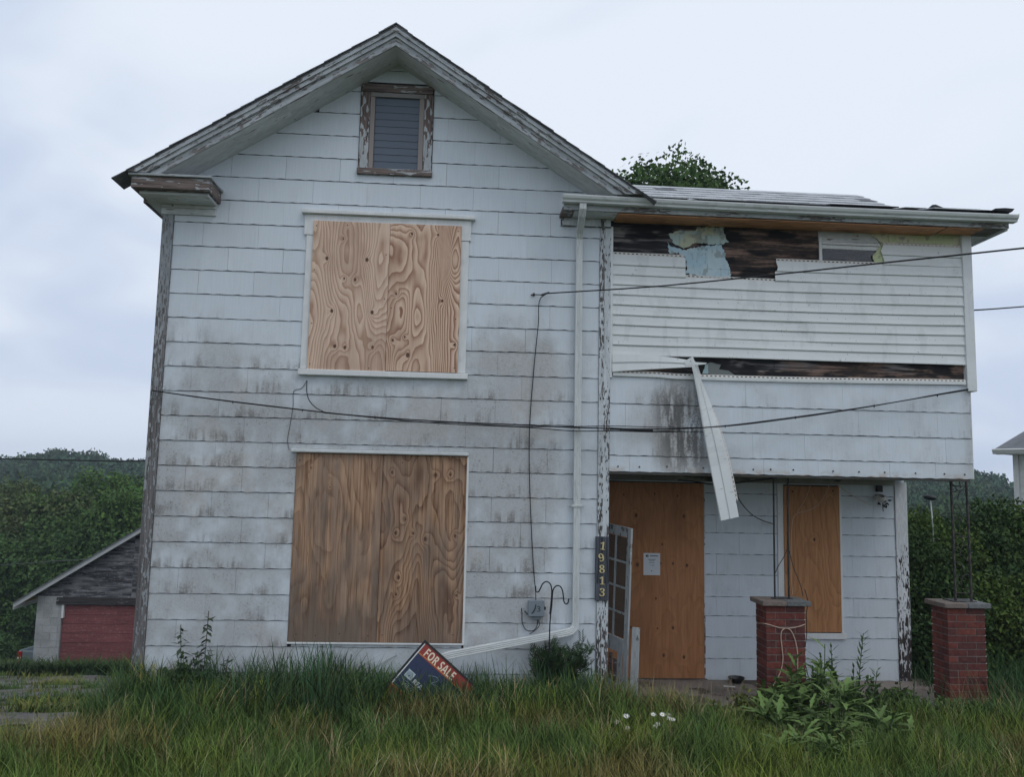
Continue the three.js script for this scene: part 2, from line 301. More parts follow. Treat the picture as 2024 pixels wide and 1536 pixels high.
{ // the worn asphalt drive: only where its surface shows, draped 1 cm over the ground
  const pos = [], uv = [], st = 0.12;
  for (let z = -15.4; z < 1.5; z += st) for (let x = -9.6; x < -0.2; x += st) {
    if (onDrive(x + st / 2, z + st / 2) < 0.5) continue;
    const q = [[x, z], [x, z + st], [x + st, z], [x + st, z], [x, z + st], [x + st, z + st]];
    for (const [a, b] of q) { pos.push(a, ground(a, b) + 0.014, b); uv.push(a, b); }
  }
  const g = new THREE.BufferGeometry(); g.setAttribute('position', new THREE.Float32BufferAttribute(pos, 3)); g.setAttribute('uv', new THREE.Float32BufferAttribute(uv, 2)); g.computeVertexNormals();
  struct('driveway', g, std({ map: tex(1024, 1024, 4, 4, (x, y) => { const a = fbm(x * 1.6, y * 1.6, 511, 4), b = fbm(x * 70, y * 70, 512, 2), k = ss(0.02, 0, Math.abs(fbm(x * 1.3, y * 1.3, 513, 3) - 0.5)); const v = 44 + a * 46 + b * 40 - k * 30, m = ss(0.52, 0.66, fbm(x * 3.1, y * 3.1, 514, 4)); return mix3([v + 4, v + 1, v - 2], [70, 72, 42], m * 0.7); }), roughness: 0.95, bumpMap: bumpGrit, bumpScale: 0.006 }));
}

// ------------------------------------------------------------------ the house
const house = thing('abandoned_house', 'two-storey white house with boarded windows, peeling gable and torn porch siding', 'house');
const RX = 2.39, SL = 0.652, XE0 = -0.372, XE1 = 5.20;       // ridge, slope, eaves
const soffitY = (x, o = 0) => 7.247 + o - SL * Math.abs(x - RX);

function wave(x, s) { return 0.0030 * Math.sin(x * 36 + s * 1.7) + 0.0014 * Math.sin(x * 61 + s * 5.1) + (vn(x * 9, s * 3.3, 7) - 0.5) * 0.004; }
function clipHalf(pts, nx, ny, c) { // keeps nx*x + ny*y <= c
  const out = [];
  pts.forEach((p, i) => { const q = pts[(i + 1) % pts.length], a = nx * p[0] + ny * p[1] - c, b = nx * q[0] + ny * q[1] - c; if (a <= 0) out.push(p); if (a * b < 0) { const t = a / (a - b); out.push([mix(p[0], q[0], t), mix(p[1], q[1], t)]); } });
  return out;
}
// courses of shingles as single pieces: rows [yBottom, yTop], holes are rectangles, clip trims the outline
function shingles(parent, rows, x0, x1, joints, holes, mats, z, seed, clip) {
  const rnd = rng(seed);
  rows.forEach(([yb, yt], k) => {
    const cuts = [x0, ...joints(k).filter((j) => j > x0 + 0.06 && j < x1 - 0.06), x1];
    for (let i = 0; i + 1 < cuts.length; i++) {
      const gap = rnd() < 0.45 ? 0.0004 : 0.0008 + rnd() * 0.0012, m = mats[Math.floor(rnd() * mats.length)], dz = rnd() * 0.0022, tilt = (rnd() - 0.5) * 0.003;
      let rects = [[cuts[i] + gap, cuts[i + 1] - gap, yb, yt - 0.0065]];
      for (const [hx0, hx1, hy0, hy1] of holes) rects = rects.flatMap((r) => {
        if (r[1] <= hx0 || r[0] >= hx1 || r[3] <= hy0 || r[2] >= hy1) return [r];
        const o = [];
        if (r[0] < hx0 - 0.02) o.push([r[0], hx0, r[2], r[3]]);
        if (r[1] > hx1 + 0.02) o.push([hx1, r[1], r[2], r[3]]);
        const a = Math.max(r[0], hx0), b = Math.min(r[1], hx1);
        if (r[3] > hy1 + 0.012) o.push([a, b, hy1, r[3]]);
        if (r[2] < hy0 - 0.012) o.push([a, b, r[2], hy0]);
        return o;
      });
      for (const [a, b, c, d] of rects) {
        const n = Math.max(2, Math.round((b - a) / 0.055)), pts = [], wavy = c === yb;
        for (let s = 0; s <= n; s++) { const x = mix(a, b, s / n); pts.push([x, c + (wavy ? wave(x, k + seed) + tilt * (s / n - 0.5) : 0)]); }
        pts.push([b, d], [a, d]);
        const q = clip ? clip(pts) : pts; if (q.length < 3) continue;
        let area = 0; q.forEach((p, s) => { const r = q[(s + 1) % q.length]; area += p[0] * r[1] - r[0] * p[1]; }); if (area < 0.004) continue;
        const g = poly(q, z, z + 0.009), P = g.attributes.position;
        for (let s = 0; s < P.count; s++) P.setZ(s, P.getZ(s) + (yt - P.getY(s)) / (yt - yb) * 0.0085 + dz);
        g.computeVertexNormals();
        part('shingle', g, m, parent);
      }
    }
  });
}
// openings in the front wall
const H_UP = [1.453, 3.255, 3.63, 5.47], H_LO = [1.458, 3.316, 0.785, 2.828], H_AT = [1.978, 2.812, 5.955, 7.03];
const wall = sub('front_wall', house);
part('sheathing', poly([[-0.10, -0.5], [4.86, -0.5], [4.86, soffitY(4.86, 0.03)], [RX, soffitY(RX, 0.03)], [-0.10, soffitY(-0.10, 0.03)]], -0.16, -0.004), MAT.felt, wall);
{
  const rows = []; for (let y = Y0 + COURSE * 7; y > -0.3; y -= COURSE) rows.push([y, y + COURSE]);
  const clip = (p) => clipHalf(clipHalf(p, SL, 1, 7.247 + 0.012 + SL * RX), -SL, 1, 7.247 + 0.012 - SL * RX);
  shingles(wall, rows, 0.002, 4.742, (k) => { const j = [], r = Math.round((rows[k][0] - Y0) / COURSE), o = (r & 1 ? 0.302 : 0.0) + (hash(r, 3, 2) - 0.5) * 0.05; for (let x = o; x < 4.8; x += PITCH) j.push(x); return j; }, [H_UP, H_LO, H_AT], MAINS, -0.003, 5, clip);
}
// corner boards
part('corner_board', rbox(-0.122, 0.0, -0.35, 5.44, -0.02, 0.032), PEEL.heavy, house, 'weathered grey corner board with most of its paint gone');
part('corner_board', rbox(4.744, 4.872, -0.2, 5.42, -0.02, 0.032), PEEL.corner, house, 'white corner board with flaking paint');
// side walls, back and the ground floor behind the porch
part('side_wall', box(-0.11, -0.0, -3.0, 5.6, -8.5, -0.17), MAINS[1], house);
part('foundation', box(-0.08, 4.84, -3.2, -0.02, -8.4, -0.17), MAT.concrete, house);
part('side_wall', box(4.76, 4.862, -0.3, 5.6, -1.62, -0.17), RECESS[1], house);
part('side_wall', box(8.96, 9.085, -1.0, 5.55, -8.5, -1.52), RECESS[1], house);
part('rear_wall', box(-0.11, 9.08, -3.2, 5.6, -8.7, -8.5), MAINS[2], house);

// --- boarded windows
function screws(list, z, parent) { const g = []; for (const [x, y] of list) { const s = new THREE.CylinderGeometry(0.006, 0.006, 0.003, 8); s.rotateX(Math.PI / 2); s.translate(x, y, z); g.push(s); } const m = part('screw', merge(g), MAT.frame, parent); m.userData.kind = 'stuff'; }
{
  const w = sub('boarded_window', house); w.userData.label = 'upper window boarded with two pale strongly grained plywood sheets';
  part('casing', rbox(1.452, 1.545, 3.70, 5.20, -0.01, 0.034, 0.004), MAT.trim, w);
  part('casing', rbox(3.15, 3.256, 3.70, 5.20, -0.01, 0.034, 0.004), MAT.trim, w);
  part('head_board', rbox(1.425, 3.275, 5.20, 5.435, -0.01, 0.042, 0.004), MAT.trim, w);
  part('head_cap', rbox(1.392, 3.322, 5.437, 5.482, -0.01, 0.085, 0.008), MAT.trim, w);
  part('sill', rbox(1.438, 3.282, 3.628, 3.692, -0.01, 0.075, 0.008), MAT.trim, w);
  const A = ply(0.846, 1.676, { seed: 3, freq: 7, contrast: 0.85, light: [222, 194, 172], dark: [162, 124, 102], knots: [[0.16, 1.25, 0.020], [0.60, 1.25, 0.021], [0.33, 1.48, 0.012], [0.36, 1.03, 0.012], [0.48, 1.02, 0.018], [0.24, 0.66, 0.02], [0.68, 0.66, 0.02], [0.29, 0.27, 0.02], [0.40, 0.26, 0.018], [0.70, 0.27, 0.018]] });
  const B = ply(0.80, 1.662, { seed: 8, freq: 11, contrast: 1.3, wob: 1.2, light: [226, 196, 172], dark: [150, 108, 86], knots: [[0.24, 1.55, 0.015], [0.53, 1.55, 0.014], [0.60, 0.80, 0.016], [0.09, 0.86, 0.013], [0.07, 0.34, 0.016], [0.75, 0.31, 0.016], [0.24, 0.18, 0.025], [0.20, 0.38, 0.012]] });
  const put = (x0, x1, y0, y1, map, z) => { const g = rbox(x0, x1, y0, y1, z, z + 0.013, 0.002); g.attributes.uv.array.forEach((q, i, a) => { a[i] = i % 2 ? q - y0 : q - x0; }); return part('plywood_sheet', g, std({ map, roughness: 0.8, bumpMap: bumpFine, bumpScale: 0.0006 }), w); };
  put(1.530, 2.3735, 3.684, 5.360, A, 0.046); put(2.3765, 3.168, 3.700, 5.362, B, 0.047);
  screws([[1.56, 3.75], [1.56, 4.2], [1.56, 4.8], [1.56, 5.3], [1.9, 5.32], [2.2, 3.72], [2.34, 4.5], [2.34, 5.0], [2.42, 4.4], [3.13, 3.75], [3.13, 4.3], [3.13, 4.9], [3.13, 5.3], [2.7, 5.33]], 0.0615, w);
  part('opening', box(1.545, 3.15, 3.70, 5.20, -0.02, 0.0), MAT.deck, w);
}
{
  const w = sub('boarded_window', house); w.userData.label = 'lower window boarded with two brown weathered plywood sheets';
  part('head_cap', rbox(1.408, 3.318, 2.786, 2.824, -0.01, 0.07, 0.01), MAT.alu, w);
  part('casing', rbox(3.300, 3.324, 0.79, 2.784, -0.01, 0.028, 0.004), MAT.trim, w);
  part('sill', rbox(1.452, 3.324, 0.770, 0.789, -0.01, 0.034, 0.004), MAT.trim, w);
  part('opening', box(1.47, 3.29, 0.80, 2.77, -0.02, 0.0), MAT.deck, w);
  const A = ply(0.926, 1.985, { seed: 23, freq: 3.2, contrast: 0.75, light: [176, 142, 114], dark: [126, 94, 72], weather: 0.6, low: 1, tint: [128, 112, 100], knots: [[0.16, 1.83, 0.008], [0.36, 1.72, 0.006], [0.37, 1.63, 0.006]] });
  const B = ply(0.915, 1.985, { seed: 29, freq: 8, contrast: 1.15, light: [176, 140, 110], dark: [116, 84, 64], weather: 0.42, low: 0.8, tint: [126, 112, 102], knots: [[0.10, 1.80, 0.016], [0.73, 1.79, 0.016], [0.57, 1.78, 0.018], [0.26, 1.30, 0.014], [0.16, 1.15, 0.016], [0.35, 1.15, 0.014], [0.48, 1.09, 0.022], [0.80, 1.13, 0.016], [0.21, 0.68, 0.018], [0.19, 0.50, 0.012], [0.83, 0.50, 0.012]] });
  const put = (x0, x1, map, z) => { const g = rbox(x0, x1, 0.793, 2.782, z, z + 0.013, 0.002); g.attributes.uv.array.forEach((q, i, a) => { a[i] = i % 2 ? q - 0.793 : q - x0; }); return part('plywood_sheet', g, std({ map, roughness: 0.85, bumpMap: bumpFine, bumpScale: 0.0008 }), w); };
  put(1.462, 2.3885, A, 0.012); put(2.3925, 3.301, B, 0.013);
  screws([[1.55, 0.87], [1.75, 0.86], [2.0, 0.88], [2.3, 0.86], [2.45, 0.87], [2.6, 2.7], [3.2, 0.88], [1.5, 2.7]], 0.0275, w);
}
// --- louvred attic vent
{
  const w = sub('attic_vent', house);
  part('jamb', rbox(1.985, 2.092, 5.965, 6.90, -0.01, 0.036), PEEL.vent, w);
  part('jamb', rbox(2.705, 2.806, 5.965, 6.90, -0.01, 0.036), PEEL.vent, w);
  part('head_board', rbox(1.99, 2.80, 6.905, 7.0, -0.01, 0.038), PEEL.brown, w);
  part('sill', rbox(1.972, 2.816, 5.925, 5.998, -0.01, 0.055, 0.008), PEEL.brown, w);
  part('stop', rbox(2.094, 2.145, 6.0, 6.85, -0.01, 0.024, 0.003), std({ color: rgb(150, 140, 136) }), w);
  part('stop', rbox(2.648, 2.703, 6.0, 6.85, -0.01, 0.024, 0.003), std({ color: rgb(150, 140, 136) }), w);
  part('stop', rbox(2.094, 2.703, 6.852, 6.902, -0.01, 0.026, 0.003), std({ color: rgb(140, 136, 134) }), w);
  part('backing', box(2.10, 2.70, 6.0, 6.9, -0.10, -0.085), MAT.deck, w);
  const sm = std({ color: rgb(84, 96, 110), roughness: 0.5 });
  for (let i = 0; i < 10; i++) { // glass-like painted louvres, each tilted out at the bottom
    const y = 6.02 + i * 0.083, g = new THREE.BoxGeometry(0.50, 0.094, 0.006); g.rotateX(-0.07); g.translate(2.397, y + 0.04, -0.004); part('louvre', boxUV(g), sm, w);
  }
}
// --- gable roof, rake boards and returns
{
  const roof = sub('roof', house), zf = 0.46;
  const piece = (side, o0, o1, z0, z1, ext = 0) => { // along one rake, mitred at the ridge
    const xe = side < 0 ? XE0 - ext : XE1 + ext;
    return poly(side < 0 ? clipHalf([[xe, soffitY(xe, o0)], [RX, soffitY(RX, o0)], [RX, soffitY(RX, o1)], [xe, soffitY(xe, o1)]], 0, -1, -5.669) : clipHalf([[RX, soffitY(RX, o0)], [xe, soffitY(xe, o0)], [xe, soffitY(xe, o1)], [RX, soffitY(RX, o1)]], 0, -1, -5.668), z0, z1);   // the rakes end on the boxed return and on the porch gutter
  };
  for (const s of [-1, 1]) {
    const soff = piece(s, 0.0, 0.03, -0.004, zf - 0.03); // grain along the rake
    part('rake_soffit', rakeUV(soff, s), PEEL.soffit, roof);
    part('rake_fascia', rakeUV(piece(s, 0.0, 0.105, zf - 0.03, zf), s), PEEL.rake, roof);
    part('rake_moulding', rakeUV(piece(s, 0.088, 0.140, zf + 0.0005, zf + 0.028, 0.01), s), PEEL.rake, roof);
    part('rake_moulding', rakeUV(piece(s, 0.141, 0.186, zf + 0.0005, zf + 0.046, 0.015), s), PEEL.rake, roof);
    part('roof_deck', piece(s, 0.107, 0.187, -8.9, zf - 0.0305), MAT.deck, roof);
    part('roof_surface', piece(s, 0.188, 0.204, -8.95, zf + 0.05, 0.02), MAT.roof, roof);
    const rnd = rng(40 + s); // shingle ends stepping down the rake
    for (let d = 0.02; d < 2.74; d += 0.142) {
      const x0 = RX + s * d, x1 = RX + s * (d + 0.165), o = 0.2045 + rnd() * 0.004, zz = zf + 0.056 + rnd() * 0.022;
      part('roof_shingle', poly(s < 0 ? [[x1, soffitY(x1, o)], [x0, soffitY(x0, o - 0.0005)], [x0, soffitY(x0, o + 0.004)], [x1, soffitY(x1, o + 0.013)]] : [[x0, soffitY(x0, o - 0.0005)], [x1, soffitY(x1, o)], [x1, soffitY(x1, o + 0.013)], [x0, soffitY(x0, o + 0.004)]], zf - 0.28, zz), MAT.roof, roof);
    }
  }
  function rakeUV(g, s) { // u along the slope, v across
    const p = g.attributes.position, n = g.attributes.normal, uv = g.attributes.uv, k = 1 / Math.hypot(1, SL);
    for (let i = 0; i < p.count; i++) { const d = (p.getX(i) - RX) * s, al = (d - SL * p.getY(i)) * k, ac = (p.getY(i) + SL * d) * k; uv.setXY(i, al, Math.abs(n.getZ(i)) > 0.7 ? ac : p.getZ(i)); }
    return g;
  }
  // ridge cap
  part('ridge_cap', poly([[RX - 0.13, soffitY(RX - 0.13, 0.219)], [RX, soffitY(RX, 0.219)], [RX + 0.13, soffitY(RX + 0.13, 0.219)], [RX + 0.13, soffitY(RX + 0.13, 0.231)], [RX, soffitY(RX, 0.231)], [RX - 0.13, soffitY(RX - 0.13, 0.231)]], -8.95, zf + 0.06), MAT.roof, roof);
  // left eave and its boxed return
  part('eave_return', rbox(-0.318, 0.492, 5.512, 5.640, 0.0, zf - 0.004, 0.01), PEEL.brown, roof, 'boxed cornice return with bare brown wood');
  part('return_cap', rbox(-0.345, 0.515, 5.642, 5.668, 0.0, zf + 0.024, 0.006), PEEL.rake, roof);
  part('return_moulding', rbox(-0.26, 0.46, 5.478, 5.511, 0.0, zf - 0.09, 0.008), PEEL.soffit, roof);
  part('frieze_board', rbox(-0.135, 0.455, 5.442, 5.477, -0.01, 0.052, 0.004), PEEL.soffit, roof);
  part('frieze_board', rbox(-0.135, 0.452, 5.37, 5.441, -0.01, 0.040, 0.004), PEEL.soffit, roof);
  part('eave_soffit', box(-0.32, -0.112, 5.515, 5.545, -8.8, -0.005), PEEL.soffit, roof);
  part('eave_fascia', box(-0.35, -0.321, 5.50, 5.70, -8.8, -0.005), PEEL.brown, roof);
}
// --- upper porch wall
const px0 = 4.874, px1 = 9.03;
{
  const w = sub('porch_wall', house);
  const sheathTex = tex(1024, 480, 4.2, 1.9, (x, y) => {
    const g = fbm(x * 3, y * 34, 601, 5), b = fbm(x * 1.7, y * 3, 603, 4), f = fbm(x * 30, y * 60, 604, 3);
    let c = mix3([40, 40, 43], [128, 122, 120], ss(0.36, 0.70, g));
    const brown = ss(0.40, 0.60, b + (y < 4.2 ? 0.07 : 0) + 0.10 * ss(6.0, 6.4, x) * ss(4.4, 4.6, y) - 0.08 * ss(5.8, 5.4, x));
    c = mix3(c, mix3([62, 48, 42], [138, 102, 82], ss(0.35, 0.7, g * 0.7 + f * 0.3)), brown * 0.62);
    c = mix3(c, [20, 20, 22], ss(0.50, 0.66, fbm(x * 3.2, y * 9, 606, 4) + 0.05 * ss(5.9, 5.5, x)) * 0.85);
    return c;
  }, { x0: 4.87, y0: 3.7, wrap: false });
  const sheathMat = std({ map: sheathTex, roughness: 0.95, bumpMap: tex(512, 240, 4.2, 1.9, (x, y) => fbm(x * 3, y * 34, 601, 5) * 255, { srgb: false, x0: 4.87, y0: 3.7, wrap: false }), bumpScale: 0.006 });
  // old boards under the siding, one by one
  let y = 3.70, k = 0; const rnd = rng(9);
  while (y < 5.50) { const h = 0.185, brk = 5.4 + ((k * 1.37) % 3.0); for (const [a, b] of [[px0, brk], [brk + 0.003, px1 + 0.09]]) part('sheathing_board', rbox(a, b, y, Math.min(y + h - 0.004, 5.53), -0.05, -0.024 + rnd() * 0.004, 0.003), sheathMat, w); y += h; k++; }
  part('backing', box(px0, px1 + 0.03, 2.70, 5.52, -0.16, -0.052), MAT.felt, w);
  // skirt of shingles
  const rows = [[3.417, 3.74], [3.124, 3.417], [2.838, 3.124], [2.66, 2.838]];
  const J = [[5.45, 6.42, 7.55, 8.45], [5.05, 5.62, 6.38, 6.62, 7.73, 8.66], [5.43, 6.0, 6.50, 7.1, 7.96, 8.75], [5.10, 5.72, 6.38, 6.62, 7.25, 8.08, 8.62]];
  shingles(w, rows, px0, px1 + 0.035, (i) => J[i], [], SKIRTS, -0.003, 61);
  part('skirt_corner', rbox(px1 + 0.036, px1 + 0.046, 2.66, 3.66, -0.9, 0.010, 0.003), MAT.trim, w);
  const nails = []; for (const nx of [4.97, 5.21, 5.52, 5.93, 6.50, 6.70, 6.96, 7.42, 7.72, 8.02, 8.38, 8.72, 8.96]) { const s = new THREE.CylinderGeometry(0.009, 0.009, 0.008, 8); s.rotateX(Math.PI / 2); s.translate(nx, 2.712 + hash(nx * 100, 1, 4) * 0.014, 0.0165); nails.push(s); }
  part('nails', merge(nails), std({ color: rgb(62, 46, 38), roughness: 0.9 }), w).userData.kind = 'stuff';
  // right side wall of the upper storey
  part('side_wall', box(px1 - 0.02, px1 + 0.034, 2.67, 5.53, -8.5, -0.162), SKIRTS[1], w);
}
// vinyl siding, each panel two laps with a nailing hem
const hemTex = (() => { const t = tex(256, 16, 0.4, 0.03, (x, y) => { const u = (x % 0.05) / 0.05; return u > 0.25 && u < 0.75 && y > 0.010 && y < 0.021 ? 0 : 255; }, { srgb: false }); return t; })();
const hemMat = std({ color: rgb(214, 210, 204), roughness: 0.6, alphaMap: hemTex, alphaTest: 0.5, side: THREE.DoubleSide });
{
  const w = sub('vinyl_siding', house), LAP = 0.1155, rnd = rng(71);
  const sag = (x, yb) => { const t = (x - px0) / (px1 - px0); return -0.020 * Math.sin(Math.PI * t) * ss(3.9, 4.3, yb) * ss(5.2, 4.6, yb) + 0.012 * (t - 0.5) + (vn(x * 1.3, yb * 3, 8) - 0.5) * 0.008; };
  const bow = (x, y) => (vn(x * 1.7, y * 2.1, 14) - 0.5) * 0.010;
  function panel(x0, x1, yb, laps = 2, torn) {
    const prof = []; // [y, z]
    for (let k = 0; k < laps; k++) prof.push([k * LAP, 0.001], [k * LAP - 0.002, 0.0185], [k * LAP + 0.004, 0.0205], [k * LAP + 0.045, 0.0135], [k * LAP + LAP - 0.008, 0.0075]);
    prof.push([laps * LAP + 0.004, 0.006]);
    const n = Math.max(3, Math.round((x1 - x0) / 0.16)), pos = [], uv = [], idx = [];
    const dz = rnd() * 0.002;
    for (let i = 0; i <= n; i++) { const x = mix(x0, x1, i / n); prof.forEach(([py, pz]) => { const xx = torn ? (i === 0 ? x + torn(py) : x) : x; pos.push(xx, yb + py + sag(xx, yb), pz + dz + 0.006 + bow(xx, yb)); uv.push(xx, yb + py); }); }
    const m = prof.length; for (let i = 0; i < n; i++) for (let k = 0; k + 1 < m; k++) { const a = i * m + k, b = a + 1, c = a + m, d = c + 1; idx.push(a, c, b, b, c, d); }
    let g = new THREE.BufferGeometry(); g.setAttribute('position', new THREE.Float32BufferAttribute(pos, 3)); g.setAttribute('uv', new THREE.Float32BufferAttribute(uv, 2)); g.setIndex(idx); g = g.toNonIndexed(); g.computeVertexNormals();
    return part('vinyl_panel', g, MAT.vinyl2, w);
  }
  MAT.vinyl2 = MAT.vinyl.clone(); MAT.vinyl2.side = THREE.DoubleSide;
  function hem(x0, x1, y, z = 0.012) {
    const n = Math.max(2, Math.round((x1 - x0) / 0.2)), pos = [], uv = [], idx = [];
    for (let i = 0; i <= n; i++) { const x = mix(x0, x1, i / n), s = sag(x, y - 0.23); pos.push(x, y + s, z + bow(x, y), x, y + 0.03 + s, z + bow(x, y)); uv.push(x, 0, x, 0.03); }
    for (let i = 0; i < n; i++) { const a = i * 2; idx.push(a, a + 2, a + 1, a + 1, a + 2, a + 3); }
    const g = new THREE.BufferGeometry(); g.setAttribute('position', new THREE.Float32BufferAttribute(pos, 3)); g.setAttribute('uv', new THREE.Float32BufferAttribute(uv, 2)); g.setIndex(idx); g.computeVertexNormals();
    part('nailing_hem', g, hemMat, w);
  }
  const B = 3.968, R = 2 * LAP, e0 = px0 + 0.012, e1 = px1 - 0.008;
  panel(e0, 5.648, B); panel(5.640, e1, B).position.z = 0.003;
  panel(e0, 7.152, B + R); panel(7.145, e1, B + R).position.z = 0.003;
  panel(e0, 6.165, B + 2 * R); panel(6.155, e1, B + 2 * R).position.z = 0.003;
  panel(e0, 7.96, B + 3 * R); panel(7.95, e1, B + 3 * R).position.z = 0.003;
  panel(e0, 5.735, B + 4 * R);
  panel(6.78, e1, B + 4 * R, 2, (py) => (py < LAP ? 0 : 0.035 - 0.30 * Math.abs(py - LAP * 1.42)));
  panel(8.065, e1, B + 5 * R, 2, (py) => 0.02 * Math.sin(py * 30));
  hem(e0, 5.72, B + 5 * R + 0.004); hem(5.735, 6.80, B + 4 * R + 0.004); hem(6.80, 8.06, B + 5 * R + 0.004); hem(8.08, e1, B + 6 * R + 0.004);
  // J-channel at the left, corner post at the right, starter strip below
  part('channel', rbox(px0 - 0.006, px0 + 0.020, 3.70, 5.44, -0.02, 0.034, 0.004), MAT.vinyl, w);
  part('corner_post', rbox(px1 - 0.012, px1 + 0.105, 3.665, 5.525, -0.10, 0.044, 0.008), MAT.vinyl, w);
  const st = []; for (let i = 0; i <= 24; i++) { const x = mix(px0 + 0.03, px1 - 0.02, i / 24); st.push({ p: V(x, 3.742 + (i < 4 ? 0.010 : 0) - 0.012 * Math.sin(i / 24 * Math.PI * 1.3) + (x - 6.9) * 0.004, 0.020), side: V(0, 1, 0), out: V(0, 0, 1) }); }
  part('starter_strip', sweep([[-0.020, 0.0], [-0.020, 0.012], [0.014, 0.014], [0.016, 0.004]], st), MAT.vinyl2, w);
  { const g = []; const pos = [], uv = [], idx = []; st.forEach((f, i) => { pos.push(f.p.x, f.p.y + 0.012, 0.028, f.p.x, f.p.y + 0.042, 0.022); uv.push(f.p.x, 0, f.p.x, 0.03); if (i) { const a = i * 2 - 2; idx.push(a, a + 2, a + 1, a + 1, a + 2, a + 3); } }); const q = new THREE.BufferGeometry(); q.setAttribute('position', new THREE.Float32BufferAttribute(pos, 3)); q.setAttribute('uv', new THREE.Float32BufferAttribute(uv, 2)); q.setIndex(idx); q.computeVertexNormals(); part('nailing_hem', q, hemMat, w); }
}
// torn wrap and foam over the boards
function jag(pts, amp, seed, step = 0.03) { const o = []; const r = rng(seed); pts.forEach((p, i) => { const q = pts[(i + 1) % pts.length], n = Math.max(1, Math.round(Math.hypot(q[0] - p[0], q[1] - p[1]) / step)); for (let k = 0; k < n; k++) o.push([mix(p[0], q[0], k / n) + (r() - 0.5) * amp, mix(p[1], q[1], k / n) + (r() - 0.5) * amp]); }); return o; }
{
  const pp = (l, z) => l.map(([a, b]) => { const v = at(a, b, z); return [v.x, v.y]; });
  const wrapTex = (c0, c1, s) => tex(512, 384, 1.2, 0.9, (x, y) => { const a = fbm(x * 5, y * 5, s, 4), b = fbm(x * 40, y * 12, s + 1, 4); return mix3(mix3(c0, c1, ss(0.4, 0.65, a)), [104, 108, 106], ss(0.60, 0.80, b) * 0.28 + ss(0.60, 0.66, fbm(x * 9, y * 9, s + 3, 4)) * 0.4); });
  const w = sub('torn_wrap', house);
  const bump = tex(256, 256, 0.5, 0.5, (x, y) => fbm(x * 12, y * 9, 620, 4) * 255, { srgb: false });
  part('wrap_piece', poly(jag(pp([[1322, 462], [1345, 456], [1372, 458], [1378, 449], [1430, 449], [1430, 462], [1440, 478], [1424, 483], [1395, 482], [1372, 480], [1350, 490], [1330, 480]], -0.016), 0.026, 3, 0.022), -0.019, -0.013), std({ map: wrapTex([176, 196, 192], [190, 194, 168], 621), roughness: 0.7, bumpMap: bump, bumpScale: 0.012 }), w, 'pale green torn wrap');
  part('wrap_piece', poly(jag(pp([[1320, 480], [1334, 492], [1352, 494], [1390, 487], [1425, 484], [1432, 500], [1436, 520], [1443, 532], [1443, 551], [1392, 548], [1356, 541], [1356, 510], [1340, 500], [1322, 500]], -0.012), 0.024, 5, 0.022), -0.011, -0.007), std({ map: wrapTex([172, 200, 212], [188, 208, 214], 631), roughness: 0.6, bumpMap: bump, bumpScale: 0.012 }), w, 'pale blue torn wrap');
  part('wrap_piece', poly(jag(pp([[1712, 457], [1780, 459], [1900, 463], [1902, 497], [1748, 492], [1748, 524], [1732, 528], [1724, 512], [1724, 505], [1732, 495], [1740, 484], [1733, 474], [1722, 467]], -0.010), 0.006, 7), -0.012, 0.004), std({ map: wrapTex([196, 204, 160], [206, 206, 178], 641), roughness: 0.8, bumpMap: bump, bumpScale: 0.012 }), w, 'yellowish foam panel with a broken edge');
  part('wrap_piece', poly(jag(pp([[1393, 722], [1402, 716], [1425, 722], [1420, 730], [1440, 733], [1452, 742], [1420, 742], [1388, 738]], -0.012), 0.008, 9), -0.014, -0.010), std({ map: wrapTex([150, 176, 180], [110, 116, 114], 651), roughness: 0.7 }), w);
  // old window behind the torn siding
  const win = sub('porch_window', house);
  const f0 = at(1618, 470, -0.01), f1 = at(1740, 530, -0.01);
  part('frame', rbox(f0.x, f0.x + 0.035, 4.95, f0.y, -0.045, -0.006, 0.003), MAT.trim, win);
  part('frame', rbox(f0.x + 0.036, f1.x, f0.y - 0.075, f0.y - 0.045, -0.045, -0.004, 0.003), MAT.trim, win);
  part('head_board', rbox(f0.x - 0.005, f1.x, f0.y - 0.040, f0.y + 0.09, -0.045, -0.014, 0.003), PEEL.soffit, win);
  part('sash_rail', rbox(f0.x + 0.04, f1.x, f0.y - 0.125, f0.y - 0.080, -0.045, -0.014, 0.003), MAT.trim, win);
  part('pane', box(f0.x + 0.04, f1.x, 4.95, f0.y - 0.126, -0.021, -0.017), new THREE.MeshPhysicalMaterial({ color: rgb(210, 215, 220), roughness: 0.08, transmission: 1, thickness: 0, ior: 1.5 }), win);
  for (let i = 0; i < 5; i++) part('blind_slat', box(f0.x + 0.045 + i * 0.115, f0.x + 0.153 + i * 0.115, 4.95, f0.y - 0.13, -0.040 + (i % 2) * 0.002, -0.035 + (i % 2) * 0.002), std({ color: rgb(206, 198, 192) }), win);
}
